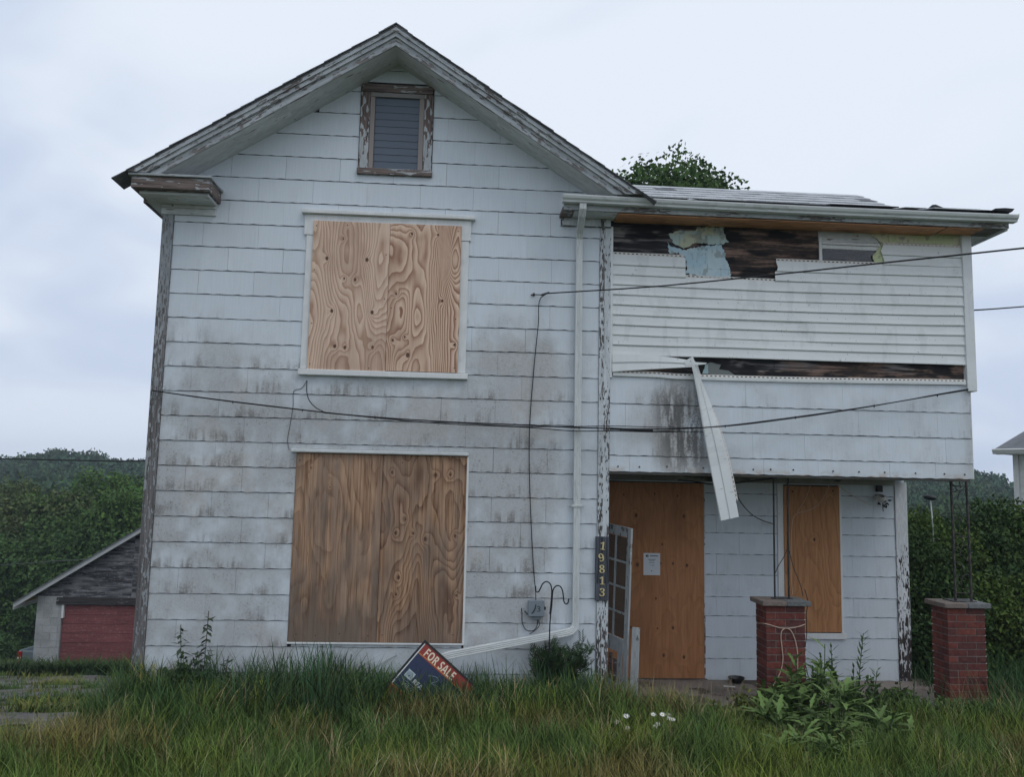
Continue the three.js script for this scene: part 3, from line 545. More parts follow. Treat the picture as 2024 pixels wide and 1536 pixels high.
// --- porch roof, soffit, gutter
{
  const r = sub('porch_roof', house), ye = 5.672, fs = 0.29, zb = -1.5, yb = ye + fs * (0.36 - zb);
  part('roof_deck', polyX([[0.335, ye - 0.030], [zb, yb - 0.030], [zb, yb - 0.06], [0.335, ye - 0.055]], 4.9, 9.36), MAT.deck, r);
  part('roof_surface', polyX([[0.372, ye + 0.006], [zb, yb + 0.002], [zb, yb - 0.028], [0.372, ye - 0.024]], 5.12, 9.38), MAT.felt, r);
  part('fascia', rbox(4.285, 9.40, 5.515, 5.640, 0.305, 0.332, 0.003), PEEL.rake, r);
  part('drip_edge', rbox(5.15, 9.36, 5.641, 5.662, 0.30, 0.368, 0.003), MAT.deck, r);
  const rnd = rng(91);
  // torn courses at the eave, curled and uneven
  let x = 5.25; while (x < 9.28) {
    const L = 0.16 + rnd() * 0.42, th = 0.005 + rnd() * 0.008, out = 0.375 + rnd() * 0.03, lift = rnd() * rnd() * 0.018 + ss(7.6, 8.2, x) * 0.012, gap = rnd() < 0.16 ? 0.08 : 0.002;
    part('roof_shingle', polyX([[out, ye + 0.007 + lift], [-0.25, ye + 0.008 + fs * 0.61], [-0.25, ye + 0.015 + fs * 0.61], [out, ye + 0.007 + lift + th]], x, Math.min(x + L, 9.41)), rnd() < 0.4 ? MAT.roofPale : MAT.felt, r); x += L + gap;
  }
  part('roof_shingle', poly([[8.53, 5.755], [8.72, 5.755], [8.735, 5.785], [8.64, 5.82], [8.60, 5.815]], 0.15, 0.17), MAT.felt, r, 'curled shingle sticking up');
  part('roof_shingle', poly([[9.18, 5.700], [9.40, 5.692], [9.43, 5.728], [9.32, 5.733], [9.2, 5.722]], 0.30, 0.40), MAT.felt, r, 'curled shingle at the corner');
  // rear slope with courses of pale shingles
  const a = V(0, yb + 0.0, zb + 0.01), b = V(0, 7.195, -3.35), n = 9;
  part('roof_deck', polyX([[a.z, a.y], [b.z, b.y], [b.z, b.y - 0.06], [a.z, a.y - 0.06]], 5.3, 9.46), MAT.deck, r);
  part('roof_deck', polyX([[b.z - 0.001, b.y], [-6.5, 5.6], [-6.5, 5.5], [b.z - 0.001, b.y - 0.06]], 5.3, 9.46), MAT.roof, r);
  for (let k = 0; k < n; k++) {
    const t0 = k / n, t1 = (k + 1) / n + 0.03, z0 = mix(a.z, b.z, t0), y0 = mix(a.y, b.y, t0), z1 = mix(a.z, b.z, Math.min(t1, 1.02)), y1 = mix(a.y, b.y, Math.min(t1, 1.02));
    let xx = 5.6 - (k % 2) * 0.16; while (xx < 9.46) { const q = Math.min(xx + 0.325, 9.475), l = rnd() * 0.006; part('roof_shingle', polyX([[z0, y0 + 0.010 + l], [z1, y1 + 0.001], [z1, y1 + 0.004], [z0, y0 + 0.019 + l]], xx + 0.003, q), rnd() < 0.95 ? MAT.roofPale : MAT.roof, r); xx += 0.328; }
  }
  // right rake, boxed eave
  part('rake_soffit', box(px1 + 0.106, 9.375, 5.528, 5.548, -6.4, 0.30), PEEL.soffit, r);
  part('rake_fascia', box(9.376, 9.405, 5.50, 5.655, -6.4, 0.30), PEEL.soffit, r);
  // bare plywood soffit under the eave
  const sp = ply(1.2, 0.36, { seed: 44, freq: 4, light: [214, 160, 116], dark: [168, 112, 74], contrast: 0.8 }); sp.wrapS = sp.wrapT = THREE.MirroredRepeatWrapping; sp.rotation = 0;
  const spm = std({ map: tex(1024, 128, 3.0, 0.375, (x, y) => { const f = fbm(x * 0.9, y * 9, 661, 3) * 7, t = f - Math.floor(f); let c = mix3([206, 150, 108], [150, 98, 66], Math.pow(t, 2) * 0.7); c = mix3(c, [96, 66, 50], ss(0.55, 0.72, fbm(x * 2, y * 6, 663, 4)) * 0.6); return c; }), roughness: 0.8 });
  part('soffit_board', rbox(4.90, 7.30, 5.498, 5.510, 0.002, 0.302, 0.003), spm, r, 'bare plywood soffit board');
  part('soffit_board', rbox(7.304, 8.66, 5.496, 5.508, 0.002, 0.302, 0.003), spm, r, 'bare plywood soffit board');
  part('soffit_board', rbox(8.70, 9.12, 5.505, 5.517, 0.050, 0.302, 0.003), spm, r, 'bare plywood soffit board');
  part('eave_light_block', box(4.90, 9.36, 5.520, 5.650, -0.02, 0.300), MAT.deck, r);  // added solid filler that stops sky light leaking through the soffit gaps
  part('frieze_block', rbox(4.285, 4.86, 5.425, 5.512, 0.0, 0.060, 0.004), PEEL.corner, r);
  part('frieze_block', rbox(4.275, 4.40, 5.513, 5.560, 0.0, 0.30, 0.004), PEEL.brown, r);
  part('eave_box', box(4.41, 4.898, 5.514, 5.66, 0.0, 0.300), PEEL.soffit, r);
  // gutter: K-style section
  const K = [[0.336, 5.575], [0.336, 5.655], [0.340, 5.655], [0.340, 5.579], [0.412, 5.579], [0.416, 5.598], [0.436, 5.618], [0.444, 5.643], [0.438, 5.646], [0.438, 5.650], [0.452, 5.650], [0.452, 5.638], [0.442, 5.612], [0.421, 5.594], [0.417, 5.574]];
  const fr = []; for (let i = 0; i <= 20; i++) { const t = i / 20; fr.push({ p: V(mix(4.258, 9.445, t), -0.012 * Math.sin(t * Math.PI) + 0.01 * (0.5 - t), 0), side: V(0, 0, 1), out: V(0, 1, 0) }); }
  const gt = part('gutter', sweep(K.map(([z, y]) => [z, y]), fr), MAT.alu.clone(), r); gt.material.side = THREE.DoubleSide;
  for (const ex of [4.2575, 9.443]) part('gutter_end_cap', poly([[-0.415, 5.572], [-0.340, 5.572], [-0.340, 5.656], [-0.452, 5.652], [-0.442, 5.612], [-0.421, 5.594]].map(([z, y]) => [z, y]), 0, 0.003).rotateY(Math.PI / 2).translate(ex, 0, 0), MAT.alu, gt);
}
// --- downspout
{
  const d = sub('downspout', house), flute = [];
  const W = 0.075, D = 0.05; // fluted rectangular section
  for (let i = 0; i <= 12; i++) flute.push([mix(-W / 2, W / 2, i / 12), D / 2 + (i % 3 === 0 ? 0 : 0.0035)]);
  for (let i = 12; i >= 0; i--) flute.push([mix(-W / 2, W / 2, i / 12), -D / 2]);
  const X = V(1, 0, 0);
  const path = [[4.487, 5.572, 0.385], [4.487, 5.52, 0.380], [4.489, 5.46, 0.330], [4.493, 5.39, 0.205], [4.497, 5.33, 0.110], [4.500, 5.27, 0.065]].map((p) => V(...p));
  const fr = path.map((p, i) => { const t = (path[i + 1] ?? p).clone().sub(path[i - 1] ?? p).normalize(); return { p, side: X, out: X.clone().cross(t).normalize().negate() }; });
  fr.forEach((f) => { if (f.out.z < 0) f.out.negate(); });
  part('elbow', sweep(flute, fr), MAT.alu, d);
  part('pipe', sweep(flute, [{ p: V(4.500, 5.285, 0.064), side: X.clone().multiplyScalar(0.97), out: V(0, 0, 0.97) }, { p: V(4.506, 3.0, 0.064), side: X, out: V(0, 0, 1) }, { p: V(4.509, 2.255, 0.064), side: X, out: V(0, 0, 1) }]), MAT.alu, d);
  part('pipe', sweep(flute, [{ p: V(4.509, 2.262, 0.062), side: X.clone().multiplyScalar(0.93), out: V(0, 0, 0.93) }, { p: V(4.511, 1.02, 0.062), side: X.clone().multiplyScalar(0.93), out: V(0, 0, 0.93) }]), MAT.alu, d);
  part('strap', merge([rbox(4.452, 4.566, 2.262, 2.286, 0.088, 0.096, 0.002), rbox(4.420, 4.452, 2.264, 2.284, 0.012, 0.018, 0.002), rbox(4.566, 4.598, 2.264, 2.284, 0.012, 0.018, 0.002), rbox(4.448, 4.453, 2.262, 2.286, 0.016, 0.092, 0.002), rbox(4.565, 4.570, 2.262, 2.286, 0.016, 0.092, 0.002)]), MAT.alu, d);
  // lower elbow and the run to the left
  const lp = [V(4.511, 1.03, 0.062), V(4.507, 0.985, 0.064), V(4.470, 0.944, 0.075), V(4.405, 0.925, 0.090), V(4.33, 0.912, 0.10)];
  const mk = (pts) => pts.map((p, i) => { const t = (pts[i + 1] ?? p).clone().sub(pts[i - 1] ?? p).normalize(), s = V(0, 0, 1).cross(t).normalize().negate(); return { p, side: s, out: V(0, 0, 1) }; });
  part('elbow', sweep(flute.map(([a, b]) => [a * 1.04, b * 1.04]), mk(lp)), MAT.alu, d);
  const run = [V(4.345, 0.915, 0.10), V(3.75, 0.812, 0.17), V(3.22, 0.722, 0.24)];
  part('pipe', sweep(flute, mk(run)), MAT.alu, d);
  const tip = [V(3.23, 0.724, 0.24), V(3.16, 0.712, 0.25), V(3.09, 0.690, 0.26)];
  part('elbow', sweep(flute.map(([a, b]) => [a * 1.05, b * 1.05]), mk(tip)), MAT.alu, d);
}
// --- recessed porch: back wall, boarded door and window, ceiling, slab
{
  const w = sub('recess_wall', house), Z = -1.5;
  part('sheathing', box(4.863, 8.955, -0.1, 2.72, Z - 0.15, Z - 0.006), MAT.felt, w);
  const ys = [0.09, 0.351, 0.616, 0.88, 1.120, 1.395, 1.655, 1.925, 2.15, 2.43], rows = ys.map((y, i) => [y, ys[i + 1] ?? 2.70]);
  const DOOR = [4.86, 6.392, 0.0, 2.56], WIN = [7.352, 8.215, 0.60, 2.56];
  shingles(w, rows, 4.87, 8.93, (k) => { const j = []; for (let x = 5.05 + (k % 2) * 0.3; x < 8.9; x += 0.6) j.push(x); return j; }, [DOOR, WIN], RECESS, Z - 0.003, 81);
  part('base_board', rbox(6.40, 8.94, 0.035, 0.088, Z - 0.01, Z + 0.018, 0.003), PEEL.soffit, w);
  part('corner_board', rbox(8.932, 9.095, -0.1, 2.62, Z - 0.02, Z + 0.03), PEEL.post, house, 'corner board with black rot and peeling white paint');
  part('drain_strip', rbox(9.0955, 9.112, 0.6, 2.6, Z - 0.02, Z + 0.0, 0.004), MAT.trim, house);
  // door sheet
  const dm = ply(1.25, 2.45, { seed: 53, freq: 4, contrast: 0.5, light: [176, 122, 80], dark: [140, 92, 58], knots: [[0.16, 0.30, 0.018], [0.34, 0.31, 0.022], [0.72, 0.28, 0.02], [0.98, 0.26, 0.02], [0.30, 0.62, 0.016], [0.84, 0.62, 0.018], [0.64, 0.61, 0.012], [0.62, 0.98, 0.014], [0.38, 1.40, 0.022], [0.68, 1.42, 0.016], [0.84, 1.42, 0.016], [1.02, 1.40, 0.02], [0.22, 1.44, 0.018], [0.7, 1.66, 0.014], [0.36, 2.02, 0.022], [0.98, 2.02, 0.02], [0.2, 2.28, 0.012], [0.6, 2.3, 0.012], [0.9, 2.28, 0.012]] });
  const sheet = (n, x0, x1, y0, y1, map, label) => { const g = rbox(x0, x1, y0, y1, Z + 0.012, Z + 0.026, 0.002); g.attributes.uv.array.forEach((q, i, a) => { a[i] = i % 2 ? q - y0 : q - x0; }); return part(n, g, std({ map, roughness: 0.75 }), house, label); };
  sheet('door_board', 5.14, 6.385, 0.105, 2.548, dm, 'orange knotty plywood sheet over the doorway');
  part('door_jamb', rbox(6.386, 6.402, 0.05, 2.56, Z - 0.01, Z + 0.02, 0.003), PEEL.corner, house);
  part('threshold', rbox(5.1, 6.42, 0.03, 0.100, Z - 0.01, Z + 0.045, 0.004), PEEL.brown, house);
  part('door_jamb', box(4.866, 5.135, 0.0, 2.56, Z - 0.01, Z + 0.01), MAT.frame, house);
  const bw = sub('boarded_window', house); bw.userData.label = 'narrow porch window boarded with orange plywood';
  const wm = ply(0.76, 1.86, { seed: 58, freq: 5, contrast: 0.55, light: [180, 128, 84], dark: [144, 96, 60], knots: [[0.40, 1.17, 0.020], [0.12, 1.78, 0.014], [0.66, 1.80, 0.014]] });
  const g = rbox(7.435, 8.178, 0.690, 2.545, Z + 0.022, Z + 0.036, 0.002); g.attributes.uv.array.forEach((q, i, a) => { a[i] = i % 2 ? q - 0.69 : q - 7.435; }); part('plywood_sheet', g, std({ map: wm, roughness: 0.75 }), bw);
  part('casing', rbox(7.356, 7.434, 0.68, 2.56, Z - 0.01, Z + 0.026, 0.003), MAT.trim, bw);
  part('casing', rbox(8.179, 8.212, 0.68, 2.56, Z - 0.01, Z + 0.026, 0.003), MAT.trim, bw);
  part('sill', rbox(7.34, 8.235, 0.605, 0.678, Z - 0.01, Z + 0.055, 0.006), MAT.trim, bw);
  // ceiling and beams
  const ceil = std({ map: tex(512, 256, 4.2, 2.1, (x, y) => { const v = fbm(x * 4, y * 4, 671, 4) * 50 - 60 * ss(0.6, 0.75, fbm(x * 3, y * 7, 672, 4)); return [122 + v, 122 + v, 116 + v]; }), roughness: 0.95 });
  part('porch_ceiling', box(4.864, 9.06, 2.655, 2.70, -1.50, -0.163), ceil, house);
  part('porch_beam', rbox(4.875, 9.05, 2.630, 2.702, -0.155, -0.022, 0.006), MAT.deck, house);
  part('ceiling_trim', rbox(4.88, 8.93, 2.575, 2.654, -1.497, -1.46, 0.004), ceil, house);
  // concrete slab with a broken front edge
  const sl = jag([[4.9, -0.10], [6.2, -0.09], [7.6, -0.11], [9.2, -0.09]], 0.0, 5), edge = sl.slice(0, sl.findIndex((p) => p[0] >= 9.19));
  const top = [[4.865, -1.65], ...[...Array(30)].map((_, i) => [mix(4.865, 9.3, i / 29), -0.13 + (fbm(i * 0.7, 2, 55, 3) - 0.5) * 0.07]).map((p) => p), [9.3, -1.65]];
  const s = new THREE.Shape(top.map(([x, z]) => new THREE.Vector2(x, -z)));
  const sg = new THREE.ExtrudeGeometry(s, { depth: 0.30, bevelEnabled: true, bevelSize: 0.012, bevelThickness: 0.012, bevelSegments: 2 }); sg.rotateX(-Math.PI / 2); sg.translate(0, -0.225, 0);
  part('porch_slab', boxUV(sg), std({ map: tex(768, 512, 2.4, 1.6, (x, y) => { const v = fbm(x * 3, y * 3, 681, 4) * 46 + fbm(x * 60, y * 60, 682, 2) * 24; const d = ss(0.55, 0.7, fbm(x * 5, y * 5, 683, 4)); return mix3([96 + v, 86 + v, 78 + v], [58, 46, 38], d * 0.7); }), roughness: 0.97, bumpMap: bumpGrit, bumpScale: 0.004 }), house);
}

// ------------------------------------------------------------------ brick pillars and iron posts
const brickMats = [0, 1, 2, 3].map((i) => std({ map: tex(128, 128, 0.22, 0.22, (x, y) => { const v = (fbm(x * 30, y * 30, 701 + i, 4) - 0.5) * 46; const b = [[106, 54, 46], [94, 47, 42], [114, 60, 50], [84, 45, 42]][i]; return [b[0] + v, b[1] + v * 0.8, b[2] + v * 0.7]; }), roughness: 0.9, bumpMap: bumpGrit, bumpScale: 0.003 }));
function brickPillar(label, x0, x1, zf, group, seed) {
  const t = thing('brick_pillar', label, 'pillar', [0, 0, 0], group), d = 0.32, C = 0.0765, yb = -0.10, rnd = rng(seed);
  part('core', box(x0 + 0.006, x1 - 0.006, yb, 1.205, zf - d + 0.006, zf - 0.006), MAT.mortar, t);
  const n = 17;
  for (let k = 0; k < n; k++) {
    const y = 1.205 - (k + 1) * C + 0.010, h = C - 0.010, W = x1 - x0, off = k % 2;
    const cut = off ? [0, 0.25, 0.75, 1] : [0, 0.5, 1];
    for (let i = 0; i + 1 < cut.length; i++) {
      const a = x0 + W * cut[i] + (i ? 0.005 : 0), b = x0 + W * cut[i + 1] - (i + 2 < cut.length ? 0.005 : 0), j = () => (rnd() - 0.5) * 0.004;
      const first = i === 0, last = i + 2 === cut.length;
      part('brick', rbox(a + (first ? j() : 0), b + (last ? j() : 0), y + j() * 0.3, y + h, zf - 0.10, zf + j(), 0.003), brickMats[Math.floor(rnd() * 4)], t);
      part('brick', rbox(a + (first ? j() : 0), b + (last ? j() : 0), y, y + h, zf - d, zf - d + 0.10, 0.003), brickMats[Math.floor(rnd() * 4)], t);
    }
    for (const [a, b] of [[x0, x0 + 0.10], [x1 - 0.10, x1]]) part('brick', rbox(a + (rnd() - 0.5) * 0.003, b + (rnd() - 0.5) * 0.003, y, y + h, zf - d + 0.106, zf - 0.106, 0.003), brickMats[Math.floor(rnd() * 4)], t);
    // squeezed mortar at the corners
    if (k < n - 3) for (const xx of [x0, x1]) if (rnd() < 0.8) { const s = new THREE.IcosahedronGeometry(0.009, 1); s.scale(0.9 + rnd() * 0.5, 0.55, 1.4); s.translate(xx, y - 0.005, zf - (xx === x0 ? d * 0.96 : 0.012)); part('mortar_bead', s, std({ color: rgb(190, 188, 182), roughness: 1 }), t); }
  }
  const cm = [std({ map: concreteTex, color: new THREE.Color(0.60, 0.50, 0.46), roughness: 0.95, bumpMap: bumpGrit, bumpScale: 0.004 }), std({ map: concreteTex, color: new THREE.Color(0.46, 0.50, 0.53), roughness: 0.95, bumpMap: bumpGrit, bumpScale: 0.004 })];
  const xm = x0 + (x1 - x0) * 0.5;
  part('cap_stone', rbox(x0 - 0.055, xm, 1.207, 1.262, zf - d - 0.05, zf + 0.05, 0.01), cm[0], t);
  part('cap_stone', rbox(xm + 0.002, x1 + 0.055, 1.207, 1.264, zf - d - 0.05, zf + 0.048, 0.01), cm[1], t);
  return t;
}
brickPillar('red brick pillar with a beige cord looped round it under two iron bars', 6.672, 7.115, -0.10, null, 5);
brickPillar('red brick pillar with dead straw-coloured grass at its foot, beside the hedge', 8.765, 9.205, -0.10, null, 8);
{
  const post = thing('iron_post', 'pair of plain upright iron bars standing on the cord-wrapped brick pillar', 'post');
  part('bar', tube([[6.836,  1.263, -0.26], [6.836, 1.9, -0.262], [6.838, 2.66, -0.26]], 0.011, 8, 6), MAT.iron, post);
  part('bar', tube([[7.000,  1.263, -0.26], [7.000, 1.9, -0.262], [7.004, 2.66, -0.26]], 0.0125, 8, 6), MAT.iron, post);
  part('base_plate', rbox(6.80, 7.03, 1.2645, 1.273, -0.30, -0.22, 0.002), MAT.iron, post);
  // broken remains of the scrollwork
  part('scroll', tube([[6.995, 1.84, -0.26], [6.95, 1.74, -0.258], [6.875, 1.62, -0.26], [6.845, 1.55, -0.26]], 0.005, 14, 5), MAT.iron, post);
  part('scroll', tube([[7.012, 1.80, -0.26], [7.06, 1.62, -0.27], [7.15, 1.40, -0.28], [7.17, 1.30, -0.28]], 0.005, 14, 5), MAT.iron, post);
}
{
  const post = thing('iron_post', 'corner iron post of three bars with scrollwork, standing on the brick pillar by the hedge', 'post');
  const T = [[8.93, -0.2], [9.03, -0.36], [9.118, -0.2]];
  T.forEach(([x, z]) => part('bar', tube([[x, 1.263, z], [x - 0.002, 2.0, z], [x - 0.006, 2.662, z]], 0.0145, 8, 6), MAT.iron, post));
  part('base_plate', rbox(8.89, 9.16, 1.2645, 1.273, -0.40, -0.16, 0.002), MAT.iron, post);
  const scr = (y, s) => { const p = []; for (let k = 0; k <= 22; k++) { const q = k / 22, a = q * Math.PI * 1.75, rr = 0.082 * (1 - 0.62 * q); p.push([9.024 + s * (0.082 - Math.cos(a) * rr - 0.0) * 0.9 - s * 0.02, y + Math.sin(a) * rr * 1.7 + q * 0.02, -0.205]); } return tube(p, 0.0065, 34, 5); };
  for (const y of [1.45, 1.78, 2.11, 2.42]) { part('scroll', scr(y, 1), MAT.iron, post); part('scroll', scr(y + 0.14, -1), MAT.iron, post); }
  for (const y of [1.36, 2.0, 2.58]) part('cross_bar', tube([[8.93, y, -0.2], [9.03, y, -0.2], [9.118, y, -0.2]], 0.006, 6, 5), MAT.iron, post);
  part('brace', tube([[8.93, 2.62, -0.2], [9.03, 2.52, -0.2], [9.11, 2.6, -0.2]], 0.005, 10, 5), MAT.iron, post);
}

// ------------------------------------------------------------------ things on and by the house
// loose siding strip, bent at the nail and hanging
{
  const t = thing('loose_siding_strip', 'white vinyl siding strip torn loose, folded over and hanging down below the wall', 'siding strip');
  const prof = [[0, 0], [0.004, 0.014], [0.10, 0.004], [0.112, 0.0], [0.116, 0.013], [0.205, 0.004], [0.222, 0.002]];
  // upper part still in the wall
  const up = []; for (let i = 0; i <= 12; i++) { const k = i / 12, x = mix(4.892, 5.80, k), top = mix(3.972, 3.912, k * k * k), bot = mix(3.762, 3.842, Math.pow(k, 0.9)); up.push({ p: V(x, bot, 0.034 + 0.03 * k), side: V(0, (top - bot) / 0.222, 0), out: V(0, 0, 1) }); }
  part('bent_section', sweep(prof, up, false), MAT.vinyl2, t);
  const spike = poly([[5.70, 3.905], [5.80, 3.965], [5.815, 3.92], [5.83, 3.90], [5.96, 3.895], [5.945, 3.878], [5.80, 3.862], [5.72, 3.852]], 0.072, 0.075); part('fold', spike, MAT.vinyl2, t);
  const hang = []; const N = 20;
  for (let i = 0; i <= N; i++) {
    const k = i / N, c = V(mix(5.80, 6.175, k) + 0.012 * Math.sin(k * 3), mix(3.888, 2.165, k), 0.085 + 0.05 * Math.sin(k * Math.PI * 0.5));
    const dir = V(0.375, -1.72, 0).normalize(), sd = V(-dir.y, dir.x, 0), tw = mix(0.95, 0.12, ss(0, 0.7, k)) ;
    const side = sd.clone().multiplyScalar(Math.cos(tw)).add(V(0, 0, -Math.sin(tw))), out = side.clone().cross(dir).negate(); if (out.z < 0) out.negate();
    hang.push({ p: c.addScaledVector(side, -0.10 + 0.02 * (1 - k)), side, out });
  }
  part('hanging_section', sweep(prof, hang, false), MAT.vinyl2, t);
  const pos = [], uv = [], idx = []; hang.forEach((f, i) => { const a = f.p.clone().addScaledVector(f.side, 0.220).addScaledVector(f.out, 0.002), b = f.p.clone().addScaledVector(f.side, 0.252).addScaledVector(f.out, -0.004); pos.push(a.x, a.y, a.z, b.x, b.y, b.z); uv.push(i * 0.088, 0, i * 0.088, 0.03); if (i && i < N - 1) { const q = i * 2 - 2; idx.push(q, q + 2, q + 1, q + 1, q + 2, q + 3); } });
  const g = new THREE.BufferGeometry(); g.setAttribute('position', new THREE.Float32BufferAttribute(pos, 3)); g.setAttribute('uv', new THREE.Float32BufferAttribute(uv, 2)); g.setIndex(idx); g.computeVertexNormals(); part('nailing_hem', g, hemMat, t);
}
// house number
const font = await new FontLoader().loadAsync('fonts/droid/droid_serif_bold.typeface.json');
{
  const t = thing('house_number_board', 'weathered dark board with brass numerals 19813 on the white corner board', 'house number');
  part('board', rbox(4.722, 4.872, 1.262, 1.945, 0.034, 0.056, 0.003).translate(0, 0, 0), (() => { const m = PEEL.plaque.clone(); return m; })(), t);
  ['1', '9', '8', '1', '3'].forEach((c, i) => { const g = new TextGeometry(c, { font, size: 0.084, depth: 0.007, curveSegments: 4 }); g.computeBoundingBox(); const b = g.boundingBox; g.translate(-(b.min.x + b.max.x) / 2, 0, 0); g.rotateZ([-0.12, 0.25, 0.05, 0.0, -0.06][i]); g.translate(4.796, 1.805 - i * 0.124, 0.0585); part('numeral', g, MAT.brass, t); });
}
// utility box and its wires
{
  const t = thing('utility_box', 'small grey utility box with the number 3 and black wires on the siding', 'utility box');
  part('housing', rbox(4.000, 4.163, 1.086, 1.256, 0.014, 0.085, 0.008), MAT.grey, t);
  part('lid', rbox(3.996, 4.167, 1.090, 1.260, 0.086, 0.100, 0.008), MAT.grey, t);
  part('conduit', rbox(4.06, 4.13, 1.052, 1.085, 0.02, 0.07, 0.006), MAT.grey, t);
  part('latch', rbox(4.168, 4.185, 1.16, 1.19, 0.05, 0.09, 0.003), MAT.black, t);
  const sans = await new FontLoader().loadAsync('fonts/droid/droid_sans_regular.typeface.json');
  const g = new TextGeometry('3', { font: sans, size: 0.055, depth: 0.002, curveSegments: 4 }); g.translate(4.088, 1.145, 0.1005); part('numeral', g, MAT.cable, t);
  part('wire', tube([[4.10, 1.055, 0.05], [4.10, 0.99, 0.045], [4.06, 0.935, 0.04], [3.99, 0.935, 0.03], [3.945, 1.0, 0.025], [3.935, 1.12, 0.02], [3.93, 1.165, 0.02]], 0.0045, 24, 5), MAT.cable, t);
  part('wire', tube([[4.115, 1.055, 0.05], [4.12, 0.985, 0.05], [4.06, 0.925, 0.045], [4.02, 0.90, 0.04]], 0.004, 16, 5), MAT.cable, t);
}
// shepherd's hook
{
  const t = thing('shepherd_hook', 'black double plant hook standing in the weeds before the downspout', 'plant hook', [4.203, 0, 0.36]);
  part('rod', tube([[0.0, -0.15, 0], [-0.002, 0.5, 0], [0.0, 1.12, 0], [0.012, 1.22, 0], [0.018, 1.33, 0]], 0.0075, 16, 6), MAT.black, t);
  part('hook', tube([[-0.006, 1.16, 0.014], [0.006, 1.30, 0.014], [0.008, 1.42, 0.014], [-0.012, 1.475, 0.014], [-0.05, 1.492, 0.014], [-0.085, 1.470, 0.014], [-0.11, 1.42, 0.014], [-0.13, 1.385, 0.014], [-0.152, 1.385, 0.014], [-0.158, 1.41, 0.014], [-0.16, 1.445, 0.014]], 0.0075, 40, 6), MAT.black, t);
  part('hook', tube([[0.006, 1.20, -0.014], [0.018, 1.32, -0.014], [0.03, 1.41, -0.014], [0.06, 1.445, -0.014], [0.095, 1.445, -0.014], [0.122, 1.41, -0.014], [0.135, 1.345, -0.014], [0.142, 1.29, -0.014], [0.16, 1.262, -0.014], [0.182, 1.268, -0.014], [0.194, 1.315, -0.014]], 0.0075, 40, 6), MAT.black, t);
}
// for-sale sign, tipped over
{
  const t = thing('for_sale_sign', 'dark blue and red for sale sign in a black frame, tipped over against the house', 'sign');
  const c = document.createElement('canvas'); c.width = 700; c.height = 640; const x = c.getContext('2d');
  x.fillStyle = '#16264a'; x.fillRect(0, 0, 700, 640);
  x.fillStyle = '#8e2a20'; x.fillRect(0, 0, 700, 128); x.fillRect(0, 520, 700, 120);
  x.strokeStyle = '#c8963c'; x.lineWidth = 6; x.beginPath(); x.moveTo(0, 122); x.quadraticCurveTo(240, 96, 700, 130); x.stroke(); x.beginPath(); x.moveTo(0, 530); x.quadraticCurveTo(260, 502, 700, 535); x.stroke();
  x.fillStyle = '#ded2b8'; x.font = 'bold 118px sans-serif'; x.save(); x.translate(60, 108); x.scale(0.78, 1.05); x.fillText('FOR SALE', 0, 0); x.restore();
  x.fillStyle = '#b8c2c8'; x.fillRect(50, 302, 92, 84); x.fillStyle = '#8fa0aa'; x.fillRect(62, 312, 66, 60); x.fillStyle = '#16264a'; x.fillRect(88, 350, 14, 14);
  x.fillStyle = '#cdd3d8'; x.font = 'bold 66px sans-serif'; x.fillText('REAL', 160, 388);
  x.font = '62px sans-serif'; x.fillText('(980', 96, 474);
  x.strokeStyle = '#8f9cab'; x.lineWidth = 5; x.beginPath(); x.moveTo(250, 230); x.bezierCurveTo(330, 150, 400, 180, 330, 250); x.bezierCurveTo(300, 290, 420, 210, 520, 250); x.stroke(); x.beginPath(); x.moveTo(60, 420); x.quadraticCurveTo(200, 400, 330, 432); x.stroke();
  const m = new THREE.CanvasTexture(c); m.colorSpace = THREE.SRGBColorSpace;
  const H = 0.62, W = 0.68;                                  // face; local origin at the top corner, x along the top edge, y down the left edge
  const g = new THREE.BoxGeometry(W, H, 0.006); g.translate(W / 2 + 0.022, -H / 2 - 0.022, 0);
  part('face', g, [std({ color: 0x222222 }), std({ color: 0x222222 }), std({ color: 0x222222 }), std({ color: 0x222222 }), std({ map: m, roughness: 0.5 }), std({ color: 0x222222 })], t);
  part('frame', merge([rbox(0, W + 0.044, -0.022, 0, -0.012, 0.012, 0.003), rbox(0, W + 0.044, -H - 0.044, -H - 0.022, -0.012, 0.012, 0.003), rbox(0, 0.022, -H - 0.022, -0.022, -0.012, 0.012, 0.003), rbox(W + 0.022, W + 0.044, -H - 0.022, -0.022, -0.012, 0.012, 0.003)]), MAT.black, t);
  part('edge_strip', rbox(0.0225, 0.034, -H * 0.86, -0.03, 0.003, 0.0065, 0.001), MAT.trim, t);
  t.position.set(2.912, 0.872, 0.27); t.rotation.set(-0.26, 0, 0); t.rotateZ(-0.695);
}
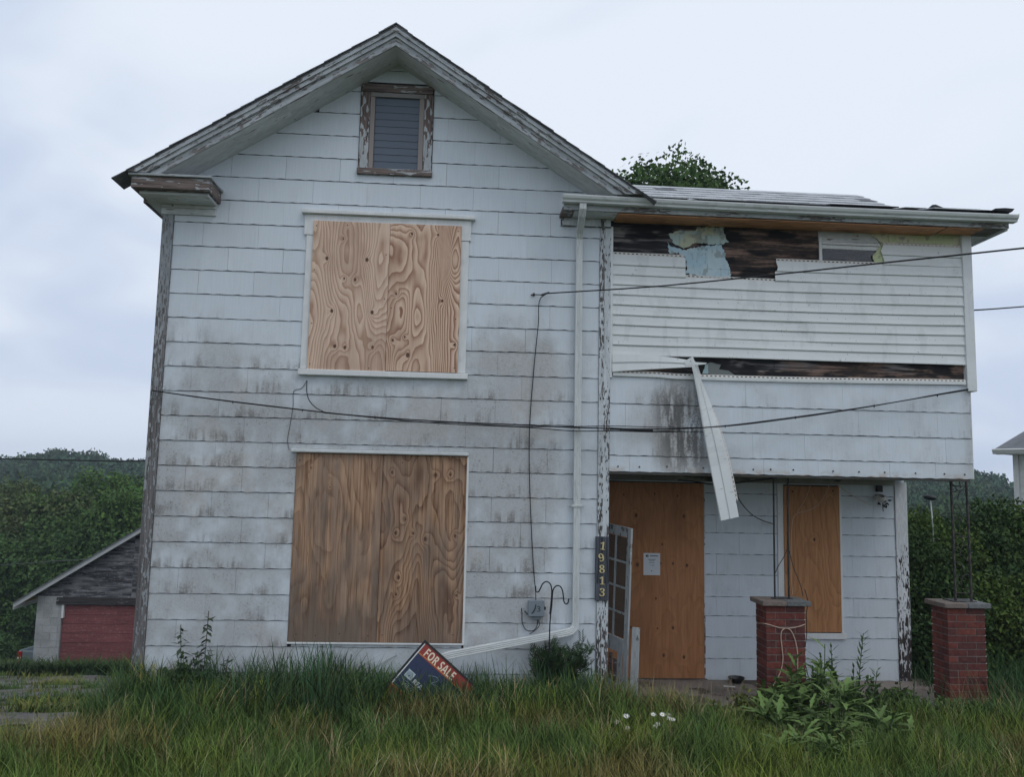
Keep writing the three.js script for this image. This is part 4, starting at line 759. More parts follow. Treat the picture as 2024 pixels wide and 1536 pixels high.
// storm door leaning in the corner of the porch
{
  const t = thing('storm_door', 'old white glazed storm door with a broken lower panel leaning inside the porch', 'door');
  const W = 0.80, H = 1.93, fm = PEEL.door;
  // local: x from the near edge (0) to the far edge (-W), y up, z thickness
  part('stile', rbox(-0.072, 0, 0, H, -0.013, 0.013, 0.003), fm, t); part('stile', rbox(-W, -W + 0.10, 0, H, -0.016, 0.016, 0.003), fm, t);
  part('rail', rbox(-W + 0.101, -0.073, H - 0.11, H, -0.015, 0.015, 0.003), fm, t); part('rail', rbox(-W + 0.101, -0.073, 0.50, 0.66, -0.015, 0.015, 0.003), fm, t); part('rail', rbox(-W + 0.101, -0.073, 0.0, 0.14, -0.015, 0.015, 0.003), fm, t);
  for (const x of [-0.285, -0.495]) part('muntin', rbox(x - 0.013, x + 0.013, 0.661, H - 0.111, -0.010, 0.010, 0.002), fm, t);
  for (const y of [0.95, 1.24, 1.53]) part('muntin', rbox(-W + 0.101, -0.073, y - 0.012, y + 0.012, -0.0085, 0.0085, 0.002), fm, t);
  const gl = new THREE.MeshPhysicalMaterial({ color: rgb(190, 196, 198), transmission: 1, roughness: 0.06, thickness: 0, ior: 1.5 });
  const cx = [-0.073, -0.285, -0.495, -W + 0.101], cy = [0.661, 0.95, 1.24, 1.53, H - 0.111];
  for (let i = 0; i < 3; i++) for (let j = 0; j < 4; j++) part('pane', box(cx[i + 1] + 0.012, cx[i] - 0.012, cy[j] + 0.011, cy[j + 1] - 0.011, -0.0015, 0.0015), gl, t);
  for (let i = 0; i < 5; i++) part('lower_slat', rbox(-0.62 + i * 0.09, -0.555 + i * 0.09, 0.142, 0.46 - (i % 3) * 0.05, -0.006, 0.006, 0.002), PEEL.brown, t);
  part('lower_panel', rbox(-0.19, -0.103, 0.142, 0.498, -0.006, 0.006, 0.002), fm, t);
  t.position.set(5.165, 0.10, -0.40); t.rotation.order = 'YXZ'; t.rotation.set(0.03, -1.12, -0.085);
}
{ // grey plank standing against the storm door
  const g = rbox(-0.045, 0.045, 0, 0.84, -0.009, 0.009, 0.003); const m = single('plank', g, PEEL.door, 'grey painted plank standing upright by the storm door', 'plank'); m.position.set(5.215, 0.085, -0.26); m.rotation.set(-0.05, -0.5, -0.045);
}
// notice on the door board
{
  const c = document.createElement('canvas'); c.width = 220; c.height = 280; const x = c.getContext('2d'); x.fillStyle = '#d8dade'; x.fillRect(0, 0, 220, 280);
  x.fillStyle = '#2b3340'; x.beginPath(); x.ellipse(50, 36, 22, 14, 0, 0, 7); x.fill(); x.fillStyle = '#d8dade'; x.beginPath(); x.ellipse(60, 34, 8, 6, 0, 0, 7); x.fill();
  x.fillStyle = '#5a626c'; x.fillRect(86, 30, 108, 12); x.fillStyle = '#8a9098'; x.fillRect(60, 78, 100, 9); x.fillRect(74, 94, 70, 6); x.fillRect(72, 116, 72, 8); x.fillRect(80, 152, 70, 4); x.fillRect(118, 160, 14, 6); x.fillStyle = '#20242a'; x.fillRect(100, 222, 16, 9);
  const m = new THREE.CanvasTexture(c); m.colorSpace = THREE.SRGBColorSpace;
  const g = new THREE.BoxGeometry(0.215, 0.277, 0.001); g.translate(5.706, 1.514, -1.4725);
  const w = std({ color: 0xd8dade }); single('notice', g, [w, w, w, w, std({ map: m, roughness: 0.8 }), w], 'white printed notice stapled to the door board', 'notice');
}
// wall lamp with leaf ornament
{
  const t = thing('wall_lamp', 'small dark porch lamp with a leaf ornament on the wall beside the boarded window', 'lamp');
  const o = at(1735, 968, -1.47);
  part('mount', rbox(o.x - 0.035, o.x + 0.045, o.y - 0.03, o.y + 0.055, -1.485, -1.43, 0.006), MAT.black, t);
  const lath = new THREE.LatheGeometry([[0.0, 0], [0.055, 0.012], [0.075, 0.04], [0.068, 0.075], [0.05, 0.085]].map(([a, b]) => new THREE.Vector2(a, b)), 16); lath.rotateX(0.5); lath.translate(o.x - 0.015, o.y - 0.15, -1.42); part('shade', lath, std({ color: rgb(190, 190, 182), roughness: 0.5, side: THREE.DoubleSide }), t);
  const lf = new THREE.Shape(); lf.moveTo(0, 0); lf.quadraticCurveTo(0.022, 0.02, 0, 0.055); lf.quadraticCurveTo(-0.022, 0.02, 0, 0);
  const lg = new THREE.ExtrudeGeometry(lf, { depth: 0.002, bevelEnabled: false }); const r = rng(4);
  for (let i = 0; i < 14; i++) { const g = lg.clone(); g.rotateX((r() - 0.5) * 1.2); g.rotateZ(r() * 6.28); g.translate(o.x + 0.01 + (r() - 0.4) * 0.15, o.y - 0.155 - (r() - 0.35) * 0.12, -1.435 + r() * 0.03); part('leaf', g, MAT.black, t); }
  part('pendant', tube([[o.x + 0.03, o.y - 0.17, -1.42], [o.x + 0.03, o.y - 0.25, -1.42], [o.x + 0.034, o.y - 0.28, -1.42]], 0.006, 8, 5), MAT.black, t);
}
// bowl and a bit of litter on the slab
{
  const t = single('bowl', new THREE.LatheGeometry([[0.0, 0], [0.05, 0], [0.085, 0.03], [0.10, 0.068], [0.104, 0.068], [0.09, 0.03], [0.05, 0.008], [0, 0.008]].map(([a, b]) => new THREE.Vector2(a, b)), 24), std({ color: rgb(28, 28, 30), roughness: 0.4, side: THREE.DoubleSide }), 'black bowl on the porch slab by the wall', 'bowl'); t.position.set(6.745, 0.088, -1.33);
  const s = single('wood_scrap', rbox(-0.07, 0.07, 0, 0.008, -0.012, 0.012, 0.002), MAT.trim, 'white splinter of wood lying on the porch slab', 'scrap'); s.position.set(6.585, 0.0885, -1.12); s.rotation.set(0, -0.3, 0);
}
// cables ---------------------------------------------------------
const cable = (pts, r, mat, label, seg = 60, name = 'cable') => single(name, tube(pts, r, seg, 6), mat, label, 'cable');
{
  const t = thing('cable_bracket', 'small iron bracket that carries the overhead cable on the siding', 'bracket');
  const b = at(1062, 583, 0.02);
  part('plate', rbox(b.x - 0.05, b.x - 0.03, b.y - 0.015, b.y + 0.02, 0.012, 0.03, 0.003), MAT.iron, t);
  part('arm', tube([[b.x - 0.07, b.y, 0.02], [b.x - 0.02, b.y - 0.004, 0.05], [b.x + 0.05, b.y - 0.01, 0.07]], 0.006, 10, 5), MAT.iron, t);
  part('insulator', tube([[b.x + 0.04, b.y - 0.012, 0.07], [b.x + 0.09, b.y + 0.006, 0.075], [b.x + 0.13, b.y + 0.018, 0.08]], 0.012, 8, 6), MAT.cableGrey, t);
}
const c0 = at(1082, 580, 0.08);
cable([c0, at(1300, 566, 0.85), at(1530, 543, 1.6), at(1770, 517, 2.4), at(2040, 488, 3.2), at(2300, 452, 4.0), V(26, 9.5, 14)], 0.0075, MAT.cable, 'overhead cable running from the bracket past the torn vinyl siding');
cable([c0, at(1068, 590, 0.06), at(1064, 640, 0.045), at(1056, 720, 0.03), at(1047, 840, 0.03), at(1046, 920, 0.03), at(1050, 1040, 0.03), at(1055, 1130, 0.03), at(1059, 1180, 0.07), at(1057, 1205, 0.11), at(1046, 1216, 0.08), at(1037, 1208, 0.03)], 0.0055, MAT.cable, 'black cable hanging down the siding from the bracket to the grey box', 80);
{ // bundle across the facade, two strands with ties
  const A = [at(302, 772, 0.06), at(420, 789, 0.10), at(560, 806, 0.12), at(700, 821, 0.13), at(870, 833, 0.13), at(1030, 840, 0.12), at(1130, 845, 0.125), at(1210, 847, 0.14), at(1330, 848, 0.19), at(1420, 843, 0.21), at(1560, 826, 0.17), at(1720, 803, 0.12), at(1850, 781, 0.08), at(1912, 771, 0.05)];
  const t = thing('cable_bundle', 'sagging bundle of black cables strung across the whole front of the house', 'cable');
  part('strand', tube(A, 0.0075, 120, 6), MAT.cable, t);
  part('strand', tube(A.map((p, i) => V(p.x, p.y + (i < 5 ? 0.004 : i < 9 ? 0.026 : 0.012) * Math.sin(i * 1.1), p.z + 0.012)), 0.005, 120, 6), MAT.cable, t);
  part('strand', tube([at(640, 816, 0.12), at(870, 837, 0.14), at(1040, 845, 0.13), at(1135, 852, 0.13), at(1210, 852, 0.15), at(1300, 854, 0.17), at(1345, 853, 0.17)], 0.006, 60, 6), MAT.cable, t);
  part('splice', tube([at(1205, 847, 0.15), at(1260, 850, 0.165), at(1290, 851, 0.17)], 0.013, 10, 6), MAT.cable, t);
  const r = rng(6); for (let i = 0; i < 12; i++) { const c = new THREE.CatmullRomCurve3(A), p = c.getPoint(0.1 + i * 0.075); part('tie', bar(p.clone().add(V(0, -0.022, 0)), p.clone().add(V(0, 0.010, 0)), 0.006, 0.012), MAT.cable, t); }
}
cable([at(607, 752, 0.04), at(607, 775, 0.05), at(612, 792, 0.07), at(625, 806, 0.10), at(642, 815, 0.12)], 0.005, MAT.cable, 'short black wire curving from under the upper window sill to the cable bundle', 30);
cable([at(607, 752, 0.03), at(596, 768, 0.02), at(582, 772, 0.02), at(580, 800, 0.02), at(574, 840, 0.02), at(569, 870, 0.02), at(572, 890, 0.02)], 0.003, MAT.cableGrey, 'thin grey wire running down the siding between the two boarded windows', 30);
cable([V(-60, 7, -20), at(-80, 905, -14), at(60, 908, -14), at(200, 911, -14), at(330, 912, -13.5), V(0.6, 3.2, -8.72)], 0.020, MAT.cable, 'dark utility line crossing the sky behind the left corner of the house', 30);
cable([V(-40, 2.5, -26), at(-80, 1116, -19), at(90, 1110, -17), at(176, 1106, -15.9)], 0.011, MAT.cableGrey, 'thin grey line stretched from the garage roof across the trees', 20);
cable([at(1918, 613.6, -0.3), at(1935, 612.6, -0.45), at(1960, 611, -0.7), at(2024, 606, -1.4), at(2120, 598, -2.4), V(40, 9.5, -14)], 0.009, MAT.cable, 'dark line leaving the right corner of the upper storey', 160);
cable([at(1340, 949, -0.3), at(1380, 953, -0.3), at(1402, 957, -0.3), at(1450, 955, -0.3), at(1500, 949, -0.3), at(1535, 944, -0.3)], 0.009, MAT.cable, 'black cable drooping under the porch ceiling behind the hanging strip', 30);
cable([at(1452, 968, -0.4), at(1462, 990, -0.6), at(1480, 1012, -0.8), at(1500, 1026, -1.1), at(1528, 1036, -1.44)], 0.006, MAT.cable, 'thin black cable hanging from the porch ceiling to the window casing', 30);
const rope = std({ color: rgb(196, 170, 152), roughness: 0.9 });
const cord = (pts, r, label, seg = 50) => single('cord', tube(pts, r, seg, 6), rope, label, 'cord');
cord([at(1638, 958, -1.2), at(1632, 975, -1.2), at(1618, 996, -1.2), at(1600, 1008, -1.2), at(1573, 1016, -1.2), at(1567, 1026, -1.2), at(1563, 1080, -1.2), at(1563, 1130, -1.2), at(1566, 1175, -1.2)], 0.004, 'pale cord hanging from the porch ceiling before the narrow boarded window');
cord([at(1603, 955, -1.2), at(1592, 985, -1.2), at(1576, 1012, -1.2)], 0.003, 'thin pale string from the porch ceiling to the hanging cord', 16);
cord([at(1652, 957, -1.2), at(1680, 977, -1.25), at(1705, 991, -1.3), at(1722, 1000, -1.40)], 0.004, 'pale cord running from the porch ceiling to the wall lamp', 24);
{
  const t = thing('looped_cord', 'beige cord tied round the brick pillar with two long ends hanging', 'cord'), z = -0.092;
  part('loop', tube([at(1495, 1232, -0.40), at(1500, 1232, -0.30), at(1512, 1233, -0.09), at(1527, 1237, z), at(1540, 1241, z), at(1553, 1242, z + 0.004), at(1567, 1241, z), at(1580, 1238, z), at(1591, 1234, -0.094)], 0.005, 50, 6), rope, t);
  part('loose_end', tube([at(1551, 1242, z), at(1545, 1247, z + 0.006), at(1543, 1258, z), at(1545, 1280, z), at(1547, 1303, z + 0.003), at(1543, 1325, z + 0.004), at(1534, 1345, z + 0.01), at(1520, 1366, z + 0.02), at(1508, 1377, -0.15), at(1496, 1381, -0.25), at(1482, 1380, -0.30), at(1473, 1375, -0.34)], 0.0055, 70, 6), rope, t);
  part('loose_end', tube([at(1555, 1242, z), at(1562, 1246, z + 0.006), at(1570, 1262, z + 0.004), at(1575, 1285, z), at(1576, 1320, z), at(1575, 1345, z + 0.006), at(1572, 1362, z + 0.02)], 0.0055, 50, 6), rope, t);
}
{ // dark wire at the right edge of the pillar
  cable([at(1590, 1165, -0.60), at(1596, 1190, -0.55), at(1593, 1215, -0.46), at(1594, 1250, -0.45), at(1591, 1280, -0.45), at(1591, 1310, -0.45), at(1600, 1350, -0.45)], 0.005, MAT.cable, 'dark wire falling behind the cord-wrapped brick pillar', 30);
}

// ------------------------------------------------------------------ garage, truck, neighbour
{
  const t = thing('garage', 'low gabled garage of concrete block with a red sectional door and weathered gable boards', 'garage'), Z = -16;
  const blockTex = tex(256, 256, 0.8, 0.8, (x, y) => { const v = fbm(x * 4, y * 4, 801, 4) * 40 + fbm(x * 60, y * 60, 802, 2) * 26; return [132 + v, 134 + v, 134 + v]; });
  const bm = [0.9, 1, 0.95].map((k) => std({ map: blockTex, color: new THREE.Color(k, k, k), roughness: 0.95 })), rnd = rng(12);
  part('core_wall', box(-8.58, -7.92, -3.9, -0.98, Z - 0.2, Z - 0.006), bm[0], t);
  for (let k = 0; k < 14; k++) { const y = -3.9 + k * 0.207, c = k % 2 ? [-8.60, -8.40, -7.98, -7.90] : [-8.60, -8.18, -7.90]; for (let i = 0; i + 1 < c.length; i++) part('block', rbox(c[i] + 0.004, c[i + 1] - 0.004, y + 0.004, y + 0.203, Z - 0.2, Z + rnd() * 0.004, 0.006), bm[Math.floor(rnd() * 3)], t); }
  const dt = tex(512, 256, 3.2, 1.6, (x, y) => { const v = (fbm(x * 3, y * 30, 811, 4) - 0.5) * 40 + (fbm(x * 1.5, y * 2, 812, 3) - 0.5) * 24, p = ss(0.66, 0.72, fbm(x * 16, y * 40, 813, 4)); return mix3([128 + v, 74 + v * 0.7, 74 + v * 0.7], [160, 140, 136], p * 0.5); });
  const door = sub('garage_door', t), dm = [1, 0.92, 1.06].map((k) => std({ map: dt, color: new THREE.Color(k, k, k), roughness: 0.8 }));
  for (let k = 0; k < 9; k++) part('board', rbox(-7.885, -4.4, -3.62 + k * 0.262, -3.62 + k * 0.262 + 0.254, Z - 0.10, Z - 0.062 + (k % 2) * 0.006, 0.006), dm[k % 3], door);
  part('header_beam', rbox(-8.05, -3.9, -1.235, -1.04, Z - 0.10, Z + 0.06, 0.01), std({ ...peel(512, 128, 3, 0.3, { along: 'x', cover: 0.22, seed: 821, wood: [66, 62, 60], dark: [34, 32, 32], paint: [150, 150, 150] }), bumpScale: 0.004 }), t);
  part('jamb', rbox(-7.90, -7.84, -1.62, -1.24, Z - 0.06, Z + 0.03, 0.004), MAT.trim, t);
  const gt = tex(512, 256, 3.0, 1.5, (x, y) => { const v = fbm(x * 2.4, y * 20, 831, 5), b = fbm(x * 2, y * 2, 832, 3), p = ss(0.62, 0.70, fbm(x * 14, y * 50, 833, 4)); let q = mix3([48, 48, 52], [122, 122, 124], ss(0.3, 0.7, v * 0.7 + b * 0.3)); return mix3(q, [160, 160, 162], p * 0.5); });
  const gm = std({ map: gt, roughness: 0.95 }), gable = sub('gable', t), ry = -5.2, sl = 0.644, ey = -1.23;
  part('backing', poly([[-8.9, -1.06], [-1.5, -1.06], [-5.2, -1.06 + 3.7 * sl]], Z - 0.06, Z - 0.02), MAT.deck, gable);
  for (let k = 0; k < 15; k++) { const y0 = -1.035 + k * 0.15, y1 = y0 + 0.146, h = (y) => 3.72 - (y + 1.035) / sl; if (h(y1) < 0.1) break; part('board', poly([[ry - h(y0), y0], [ry + h(y0), y0], [ry + h(y1), y1], [ry - h(y1), y1]], Z - 0.018, Z + (k % 2) * 0.004), gm, gable); }
  const roof = sub('roof', t);
  for (const s of [-1, 1]) {
    const e = ry + s * 3.92, line = (x, o) => ey + o + sl * (3.9 - Math.abs(x - ry));
    const P = (o0, o1) => s < 0 ? [[e, line(e, o0)], [ry, line(ry, o0)], [ry, line(ry, o1)], [e, line(e, o1)]] : [[ry, line(ry, o0)], [e, line(e, o0)], [e, line(e, o1)], [ry, line(ry, o1)]];
    part('roof_surface', poly(P(0.051, 0.085), -22.5, Z + 0.30), MAT.roof, roof);
    part('roof_deck', poly(P(0.0, 0.05), -22.4, Z + 0.24), std({ color: rgb(150, 118, 78) }), roof);
    part('rake_trim', poly(P(-0.07, 0.05), Z + 0.241, Z + 0.275), std({ map: MAT.trim.map, color: new THREE.Color(0.62, 0.63, 0.64) }), roof);
  }
  part('eave_fascia', rbox(-9.14, -9.11, -1.36, -1.18, -22.4, Z + 0.24, 0.004), MAT.trim, roof);
  part('side_wall', box(-8.60, -8.42, -5.4, -1.0, -22.3, Z - 0.21), bm[0], t);
  part('side_wall', box(-2.2, -2.0, -4.6, -1.0, -22.3, Z - 0.02), bm[0], t);
  part('rear_wall', box(-8.6, -2.0, -6.2, -1.0, -22.5, -22.31), bm[0], t);
  part('front_wall', box(-4.39, -2.201, -3.9, -1.04, Z - 0.2, Z - 0.02), bm[1], t);
}
{ // pickup behind the garage: tailgate to us
  const t = thing('pickup_truck', 'silver pickup truck with a red tail light parked in the weeds behind the garage', 'pickup truck');
  const paint = new THREE.MeshPhysicalMaterial({ color: rgb(120, 132, 138), roughness: 0.4, metalness: 0.4, clearcoat: 0.5 }), glass = new THREE.MeshPhysicalMaterial({ color: rgb(40, 46, 52), roughness: 0.1 });
  part('bed', merge([rbox(-0.92, 0.92, 0.55, 0.70, -2.0, 0.0, 0.03), rbox(-0.92, -0.84, 0.70, 1.22, -2.0, -0.07, 0.03), rbox(0.84, 0.92, 0.70, 1.22, -2.0, -0.07, 0.03)]), paint, t);
  const tg = part('tailgate', rbox(-0.73, 0.73, 0.62, 1.21, -0.06, 0.0, 0.02), paint, t); part('handle', rbox(-0.12, 0.12, 1.02, 1.08, 0.001, 0.015, 0.004), MAT.black, tg);
  for (const s of [-1, 1]) { const l = part('tail_light', rbox(s * 0.83 - 0.085, s * 0.83 + 0.085, 0.74, 1.18, -0.06, 0.012, 0.012), std({ color: rgb(150, 26, 22), roughness: 0.25 }), t); part('reverse_lens', rbox(s * 0.83 - 0.07, s * 0.83 + 0.07, 0.92, 0.99, 0.0125, 0.018, 0.003), std({ color: rgb(210, 200, 190), roughness: 0.2 }), l); }
  part('bumper', rbox(-0.92, 0.92, 0.42, 0.56, -0.05, 0.12, 0.03), std({ color: rgb(150, 152, 154), metalness: 0.7, roughness: 0.35 }), t);
  const cab = poly([[-3.9, 0.6], [-2.02, 0.6], [-2.02, 1.22], [-2.12, 1.78], [-2.3, 1.86], [-3.2, 1.86], [-3.75, 1.28], [-3.9, 1.24]], -0.9, 0.9); cab.rotateY(-Math.PI / 2); const cb = part('cab', cab, paint, t);
  part('rear_window', box(-0.66, 0.66, 1.30, 1.72, -2.115, -2.012).rotateX(0.0), glass, cb);
  part('hood', rbox(-0.9, 0.9, 0.55, 1.22, -5.2, -3.88, 0.06), paint, t);
  for (const z of [-1.0, -4.4]) for (const s of [-1, 1]) { const w = new THREE.CylinderGeometry(0.37, 0.37, 0.24, 24); w.rotateZ(Math.PI / 2); w.translate(s * 0.80, 0.37, z); const ty = part('wheel', w, std({ color: rgb(24, 24, 25), roughness: 0.95 }), t); const h = new THREE.CylinderGeometry(0.2, 0.2, 0.25, 16); h.rotateZ(Math.PI / 2); h.translate(s * 0.80, 0.37, z); part('rim', h, MAT.grey, ty); }
  const p = at(36, 1300, -24); t.position.set(p.x + 0.84, at(36, 1288, -24).y - 1.20, -24); t.rotation.y = -0.10;
}
{ // neighbour's house, turned towards the street corner: its left end shows
  const t = thing('neighbour_house', 'white clapboard house with a grey roof and white gutter beyond the hedge', 'house', [15.12, 0, -8]), W = 6.5, D = 6, ey = at(1985, 889, -7.8).y;
  t.rotation.y = -0.98;
  const wm = std({ map: MAT.trim.map, color: new THREE.Color(0.92, 0.91, 0.88), roughness: 0.7 });
  part('core_wall', box(0.03, W, -1.4, ey - 0.06, -D, -0.03), MAT.trim, t);
  const brd = (a, b, y) => { const g = box(a, b, y, y + 0.175, -0.02, 0), P = g.attributes.position; for (let i = 0; i < P.count; i++) if (P.getZ(i) > -0.01) P.setZ(i, -0.012 + (y + 0.175 - P.getY(i)) / 0.175 * 0.018); part('clapboard', g, wm, t); };
  for (let k = 0; k < 28; k++) { const y = -1.4 + k * 0.17; if (y + 0.17 > ey - 0.1) break; brd(0.09, 0.34, y); if (y > 0.95 && y < 2.55) brd(1.62, W, y); else brd(0.341, W, y); }
  part('corner_board', rbox(-0.02, 0.089, -1.4, ey - 0.08, -0.09, 0.03, 0.006), wm, t);
  const win = sub('window', t); part('frame', merge([rbox(0.345, 0.44, 0.95, 2.6, -0.02, 0.04, 0.006), rbox(1.52, 1.615, 0.95, 2.6, -0.02, 0.04, 0.006), rbox(0.441, 1.519, 2.5, 2.6, -0.02, 0.04, 0.006), rbox(0.441, 1.519, 0.95, 1.05, -0.02, 0.05, 0.006)]), wm, win); part('pane', box(0.44, 1.52, 1.05, 2.5, -0.028, -0.01), new THREE.MeshPhysicalMaterial({ color: rgb(40, 46, 54), roughness: 0.06 }), win);
  const roof = sub('roof', t);
  part('roof_surface', polyX([[0.36, ey + 0.02], [0.36, ey - 0.01], [-D / 2, ey + 0.98], [-D / 2, ey + 1.02]], -0.24, W + 0.3), MAT.roof, roof);
  part('roof_surface', polyX([[-D / 2, ey + 1.02], [-D / 2, ey + 0.98], [-D - 0.36, ey - 0.01], [-D - 0.36, ey + 0.02]], -0.24, W + 0.3), MAT.roof, roof);
  part('soffit', box(-0.22, W, ey - 0.085, ey - 0.06, -D, 0.30), wm, roof);
  part('fascia', rbox(-0.23, W + 0.3, ey - 0.10, ey - 0.012, 0.301, 0.325, 0.004), wm, roof);
  part('gutter', polyX([[0.33, ey - 0.09], [0.40, ey - 0.09], [0.45, ey + 0.0], [0.43, ey + 0.02], [0.33, ey + 0.0]], -0.26, W + 0.3), wm, roof);
}

// ------------------------------------------------------------------ vegetation
const leafOf = (o) => new THREE.MeshPhysicalMaterial({ color: 0xffffff, roughness: 0.75, specularIntensity: 0.3, side: THREE.DoubleSide, ...o });
const leafMat = leafOf({}), leafVC = leafOf({ vertexColors: true });
function quadLeaf(len, wid, bend = 0.15) { // a folded leaf of four faces, base at the origin, pointing up y
  const g = new THREE.BufferGeometry(), p = [0, 0, 0, wid / 2, len * 0.45, bend * len * 0.5, 0, len * 0.5, 0.0, 0, len, bend * len, -wid / 2, len * 0.45, bend * len * 0.5];
  g.setAttribute('position', new THREE.Float32BufferAttribute(p, 3)); g.setIndex([0, 1, 3, 0, 3, 4]); g.setAttribute('uv', new THREE.Float32BufferAttribute([0.5, 0, 1, 0.5, 0.5, 0.5, 0.5, 1, 0, 0.5], 2));
  const q = g.toNonIndexed(); q.computeVertexNormals(); return q;
}
function clump(n, size, leaf, seed, wid = 0.6) { const r = rng(seed), l = []; for (let i = 0; i < n; i++) { const k = leaf * (0.7 + r() * 0.6), g = quadLeaf(k, k * wid, 0.25); g.rotateX(r() * 6.28); g.rotateY(r() * 6.28); g.rotateZ(r() * 6.28); const v = V(r() - 0.5, r() - 0.5, r() - 0.5).normalize().multiplyScalar(size * Math.cbrt(r())); g.translate(v.x, v.y, v.z); l.push(g); } return mergeGeometries(l); }
const CL = { near: clump(15, 0.16, 0.070, 1, 0.62), mid: clump(18, 0.42, 0.155, 2, 0.65), far: clump(22, 1.1, 0.62, 3, 0.8) };
function baked(name, geo, mat, list, parent) { // the same as one mesh with a colour at each vertex
  const P = geo.attributes.position.array, N = geo.attributes.normal.array, n = P.length / 3, pos = new Float32Array(P.length * list.length), nor = new Float32Array(pos.length), col = new Float32Array(pos.length), o = new THREE.Object3D(), v = new THREE.Vector3();
  list.forEach((e, i) => { o.position.copy(e.p); o.rotation.set(...(e.r ?? [0, 0, 0])); o.scale.setScalar(e.s); o.updateMatrix(); for (let k = 0; k < n; k++) { const q = (i * n + k) * 3; v.set(P[k * 3], P[k * 3 + 1], P[k * 3 + 2]).applyMatrix4(o.matrix).toArray(pos, q); v.set(N[k * 3], N[k * 3 + 1], N[k * 3 + 2]).applyQuaternion(o.quaternion).toArray(nor, q); col[q] = e.c.r; col[q + 1] = e.c.g; col[q + 2] = e.c.b; } });
  const g = new THREE.BufferGeometry(); g.setAttribute('position', new THREE.BufferAttribute(pos, 3)); g.setAttribute('normal', new THREE.BufferAttribute(nor, 3)); g.setAttribute('color', new THREE.BufferAttribute(col, 3));
  return part(name, g, mat, parent);
}
function inst(name, geo, mat, list, parent) { // list of {p, s, r:[x,y,z], c}
  const m = new THREE.InstancedMesh(geo, mat, list.length), o = new THREE.Object3D();
  list.forEach((e, i) => { o.position.copy(e.p); o.rotation.set(...(e.r ?? [0, 0, 0])); if (e.s.isVector3) o.scale.copy(e.s); else o.scale.setScalar(e.s); o.updateMatrix(); m.setMatrixAt(i, o.matrix); if (e.c) m.setColorAt(i, e.c); });
  m.name = name; parent.add(m); return m;
}
const jitter = (c, r, a = 0.35) => { const k = 1 + (r() - 0.5) * 2 * a; return new THREE.Color(c[0] * k * (1 + (r() - 0.5) * 0.25), c[1] * k, c[2] * k * (1 + (r() - 0.5) * 0.3)); };
const bark = std({ map: tex(128, 256, 0.5, 1.0, (x, y) => { const v = fbm(x * 30, y * 6, 851, 4) * 60; return [58 + v, 52 + v, 46 + v]; }), roughness: 1 });
function taper(pts, r0, r1, seg = 10, rad = 7) { const c = new THREE.CatmullRomCurve3(pts), g = new THREE.TubeGeometry(c, seg, 1, rad), P = g.attributes.position; for (let i = 0; i <= seg; i++) { const k = mix(r0, r1, i / seg), ctr = c.getPointAt(i / seg); for (let j = 0; j <= rad; j++) { const q = i * (rad + 1) + j; P.setXYZ(q, ctr.x + (P.getX(q) - ctr.x) * k, ctr.y + (P.getY(q) - ctr.y) * k, ctr.z + (P.getZ(q) - ctr.z) * k); } } return g; }
// tree: trunk and limbs, a crown of leaf clumps on many uneven lobes
function tree(name, label, base, top, rx, rz, col, { n = 900, lobes = 26, geo = CL.mid, seed = 1, bottom = 0.25, group, ls = 1, category = 'tree' } = {}) {
  const t = thing(name, label, category, [base.x, base.y, base.z], group), r = rng(seed * 7 + 3), h = top - base.y, c0 = h * (bottom + 1) / 2, ry = h * (1 - bottom) / 2;
  const L = []; for (let i = 0; i < lobes; i++) { const u = r() * 6.28, v = Math.acos(2 * r() - 1), k = Math.cbrt(0.25 + 0.75 * r()) * 0.82; L.push({ p: V(Math.sin(v) * Math.cos(u) * rx * k, c0 + Math.cos(v) * ry * k, Math.sin(v) * Math.sin(u) * rz * k), r: (0.24 + 0.20 * r()) * Math.min(rx, ry) }); }
  const tr = []; tr.push(taper([V(0, -0.3, 0), V(0.06 * rx, h * 0.2, 0), V(-0.05 * rx, h * 0.45, 0.05 * rz), V(0, h * 0.8, 0)], 0.035 * h * 0.55, 0.008 * h, 12));
  for (let i = 0; i < 9; i++) { const l = L[Math.floor(r() * L.length)], y = h * (0.2 + 0.4 * r()); tr.push(taper([V(0, y, 0), V(l.p.x * 0.5, (y + l.p.y) / 2 + 0.05 * h, l.p.z * 0.5), l.p], 0.010 * h, 0.003 * h, 8, 5)); }
  part('trunk', merge(tr), bark, t);
  const list = []; for (let i = 0; i < n; i++) { const l = L[Math.floor(r() * L.length)], d = V(r() - 0.5, r() - 0.5, r() - 0.5).normalize(); d.y *= 0.85; list.push({ p: l.p.clone().addScaledVector(d, l.r * (0.75 + 0.45 * r())), s: ls * (0.6 + 0.7 * r()), r: [r() * 6.28, r() * 6.28, r() * 6.28], c: jitter(col, r, 0.3) }); }
  baked('crown', geo, leafVC, list, t); return t;
}
const G = { near: [0.070, 0.130, 0.030], mid: [0.056, 0.106, 0.030], dull: [0.080, 0.108, 0.038], dark: [0.046, 0.088, 0.028], blue: [0.048, 0.094, 0.046] };
const gp = (px, z) => { const p = at(px, 1000, z); return V(p.x, ground(p.x, z), z); };
// behind the house
{ const p = at(1328, 330, -14); tree('maple_tree', 'tall green tree whose crown rises above the porch roof', V(p.x, ground(p.x, -14), -14), at(1340, 308, -14).y, 3.0, 2.4, [0.062, 0.116, 0.028], { n: 5200, lobes: 42, seed: 4, bottom: 0.45, ls: 0.8 }); }
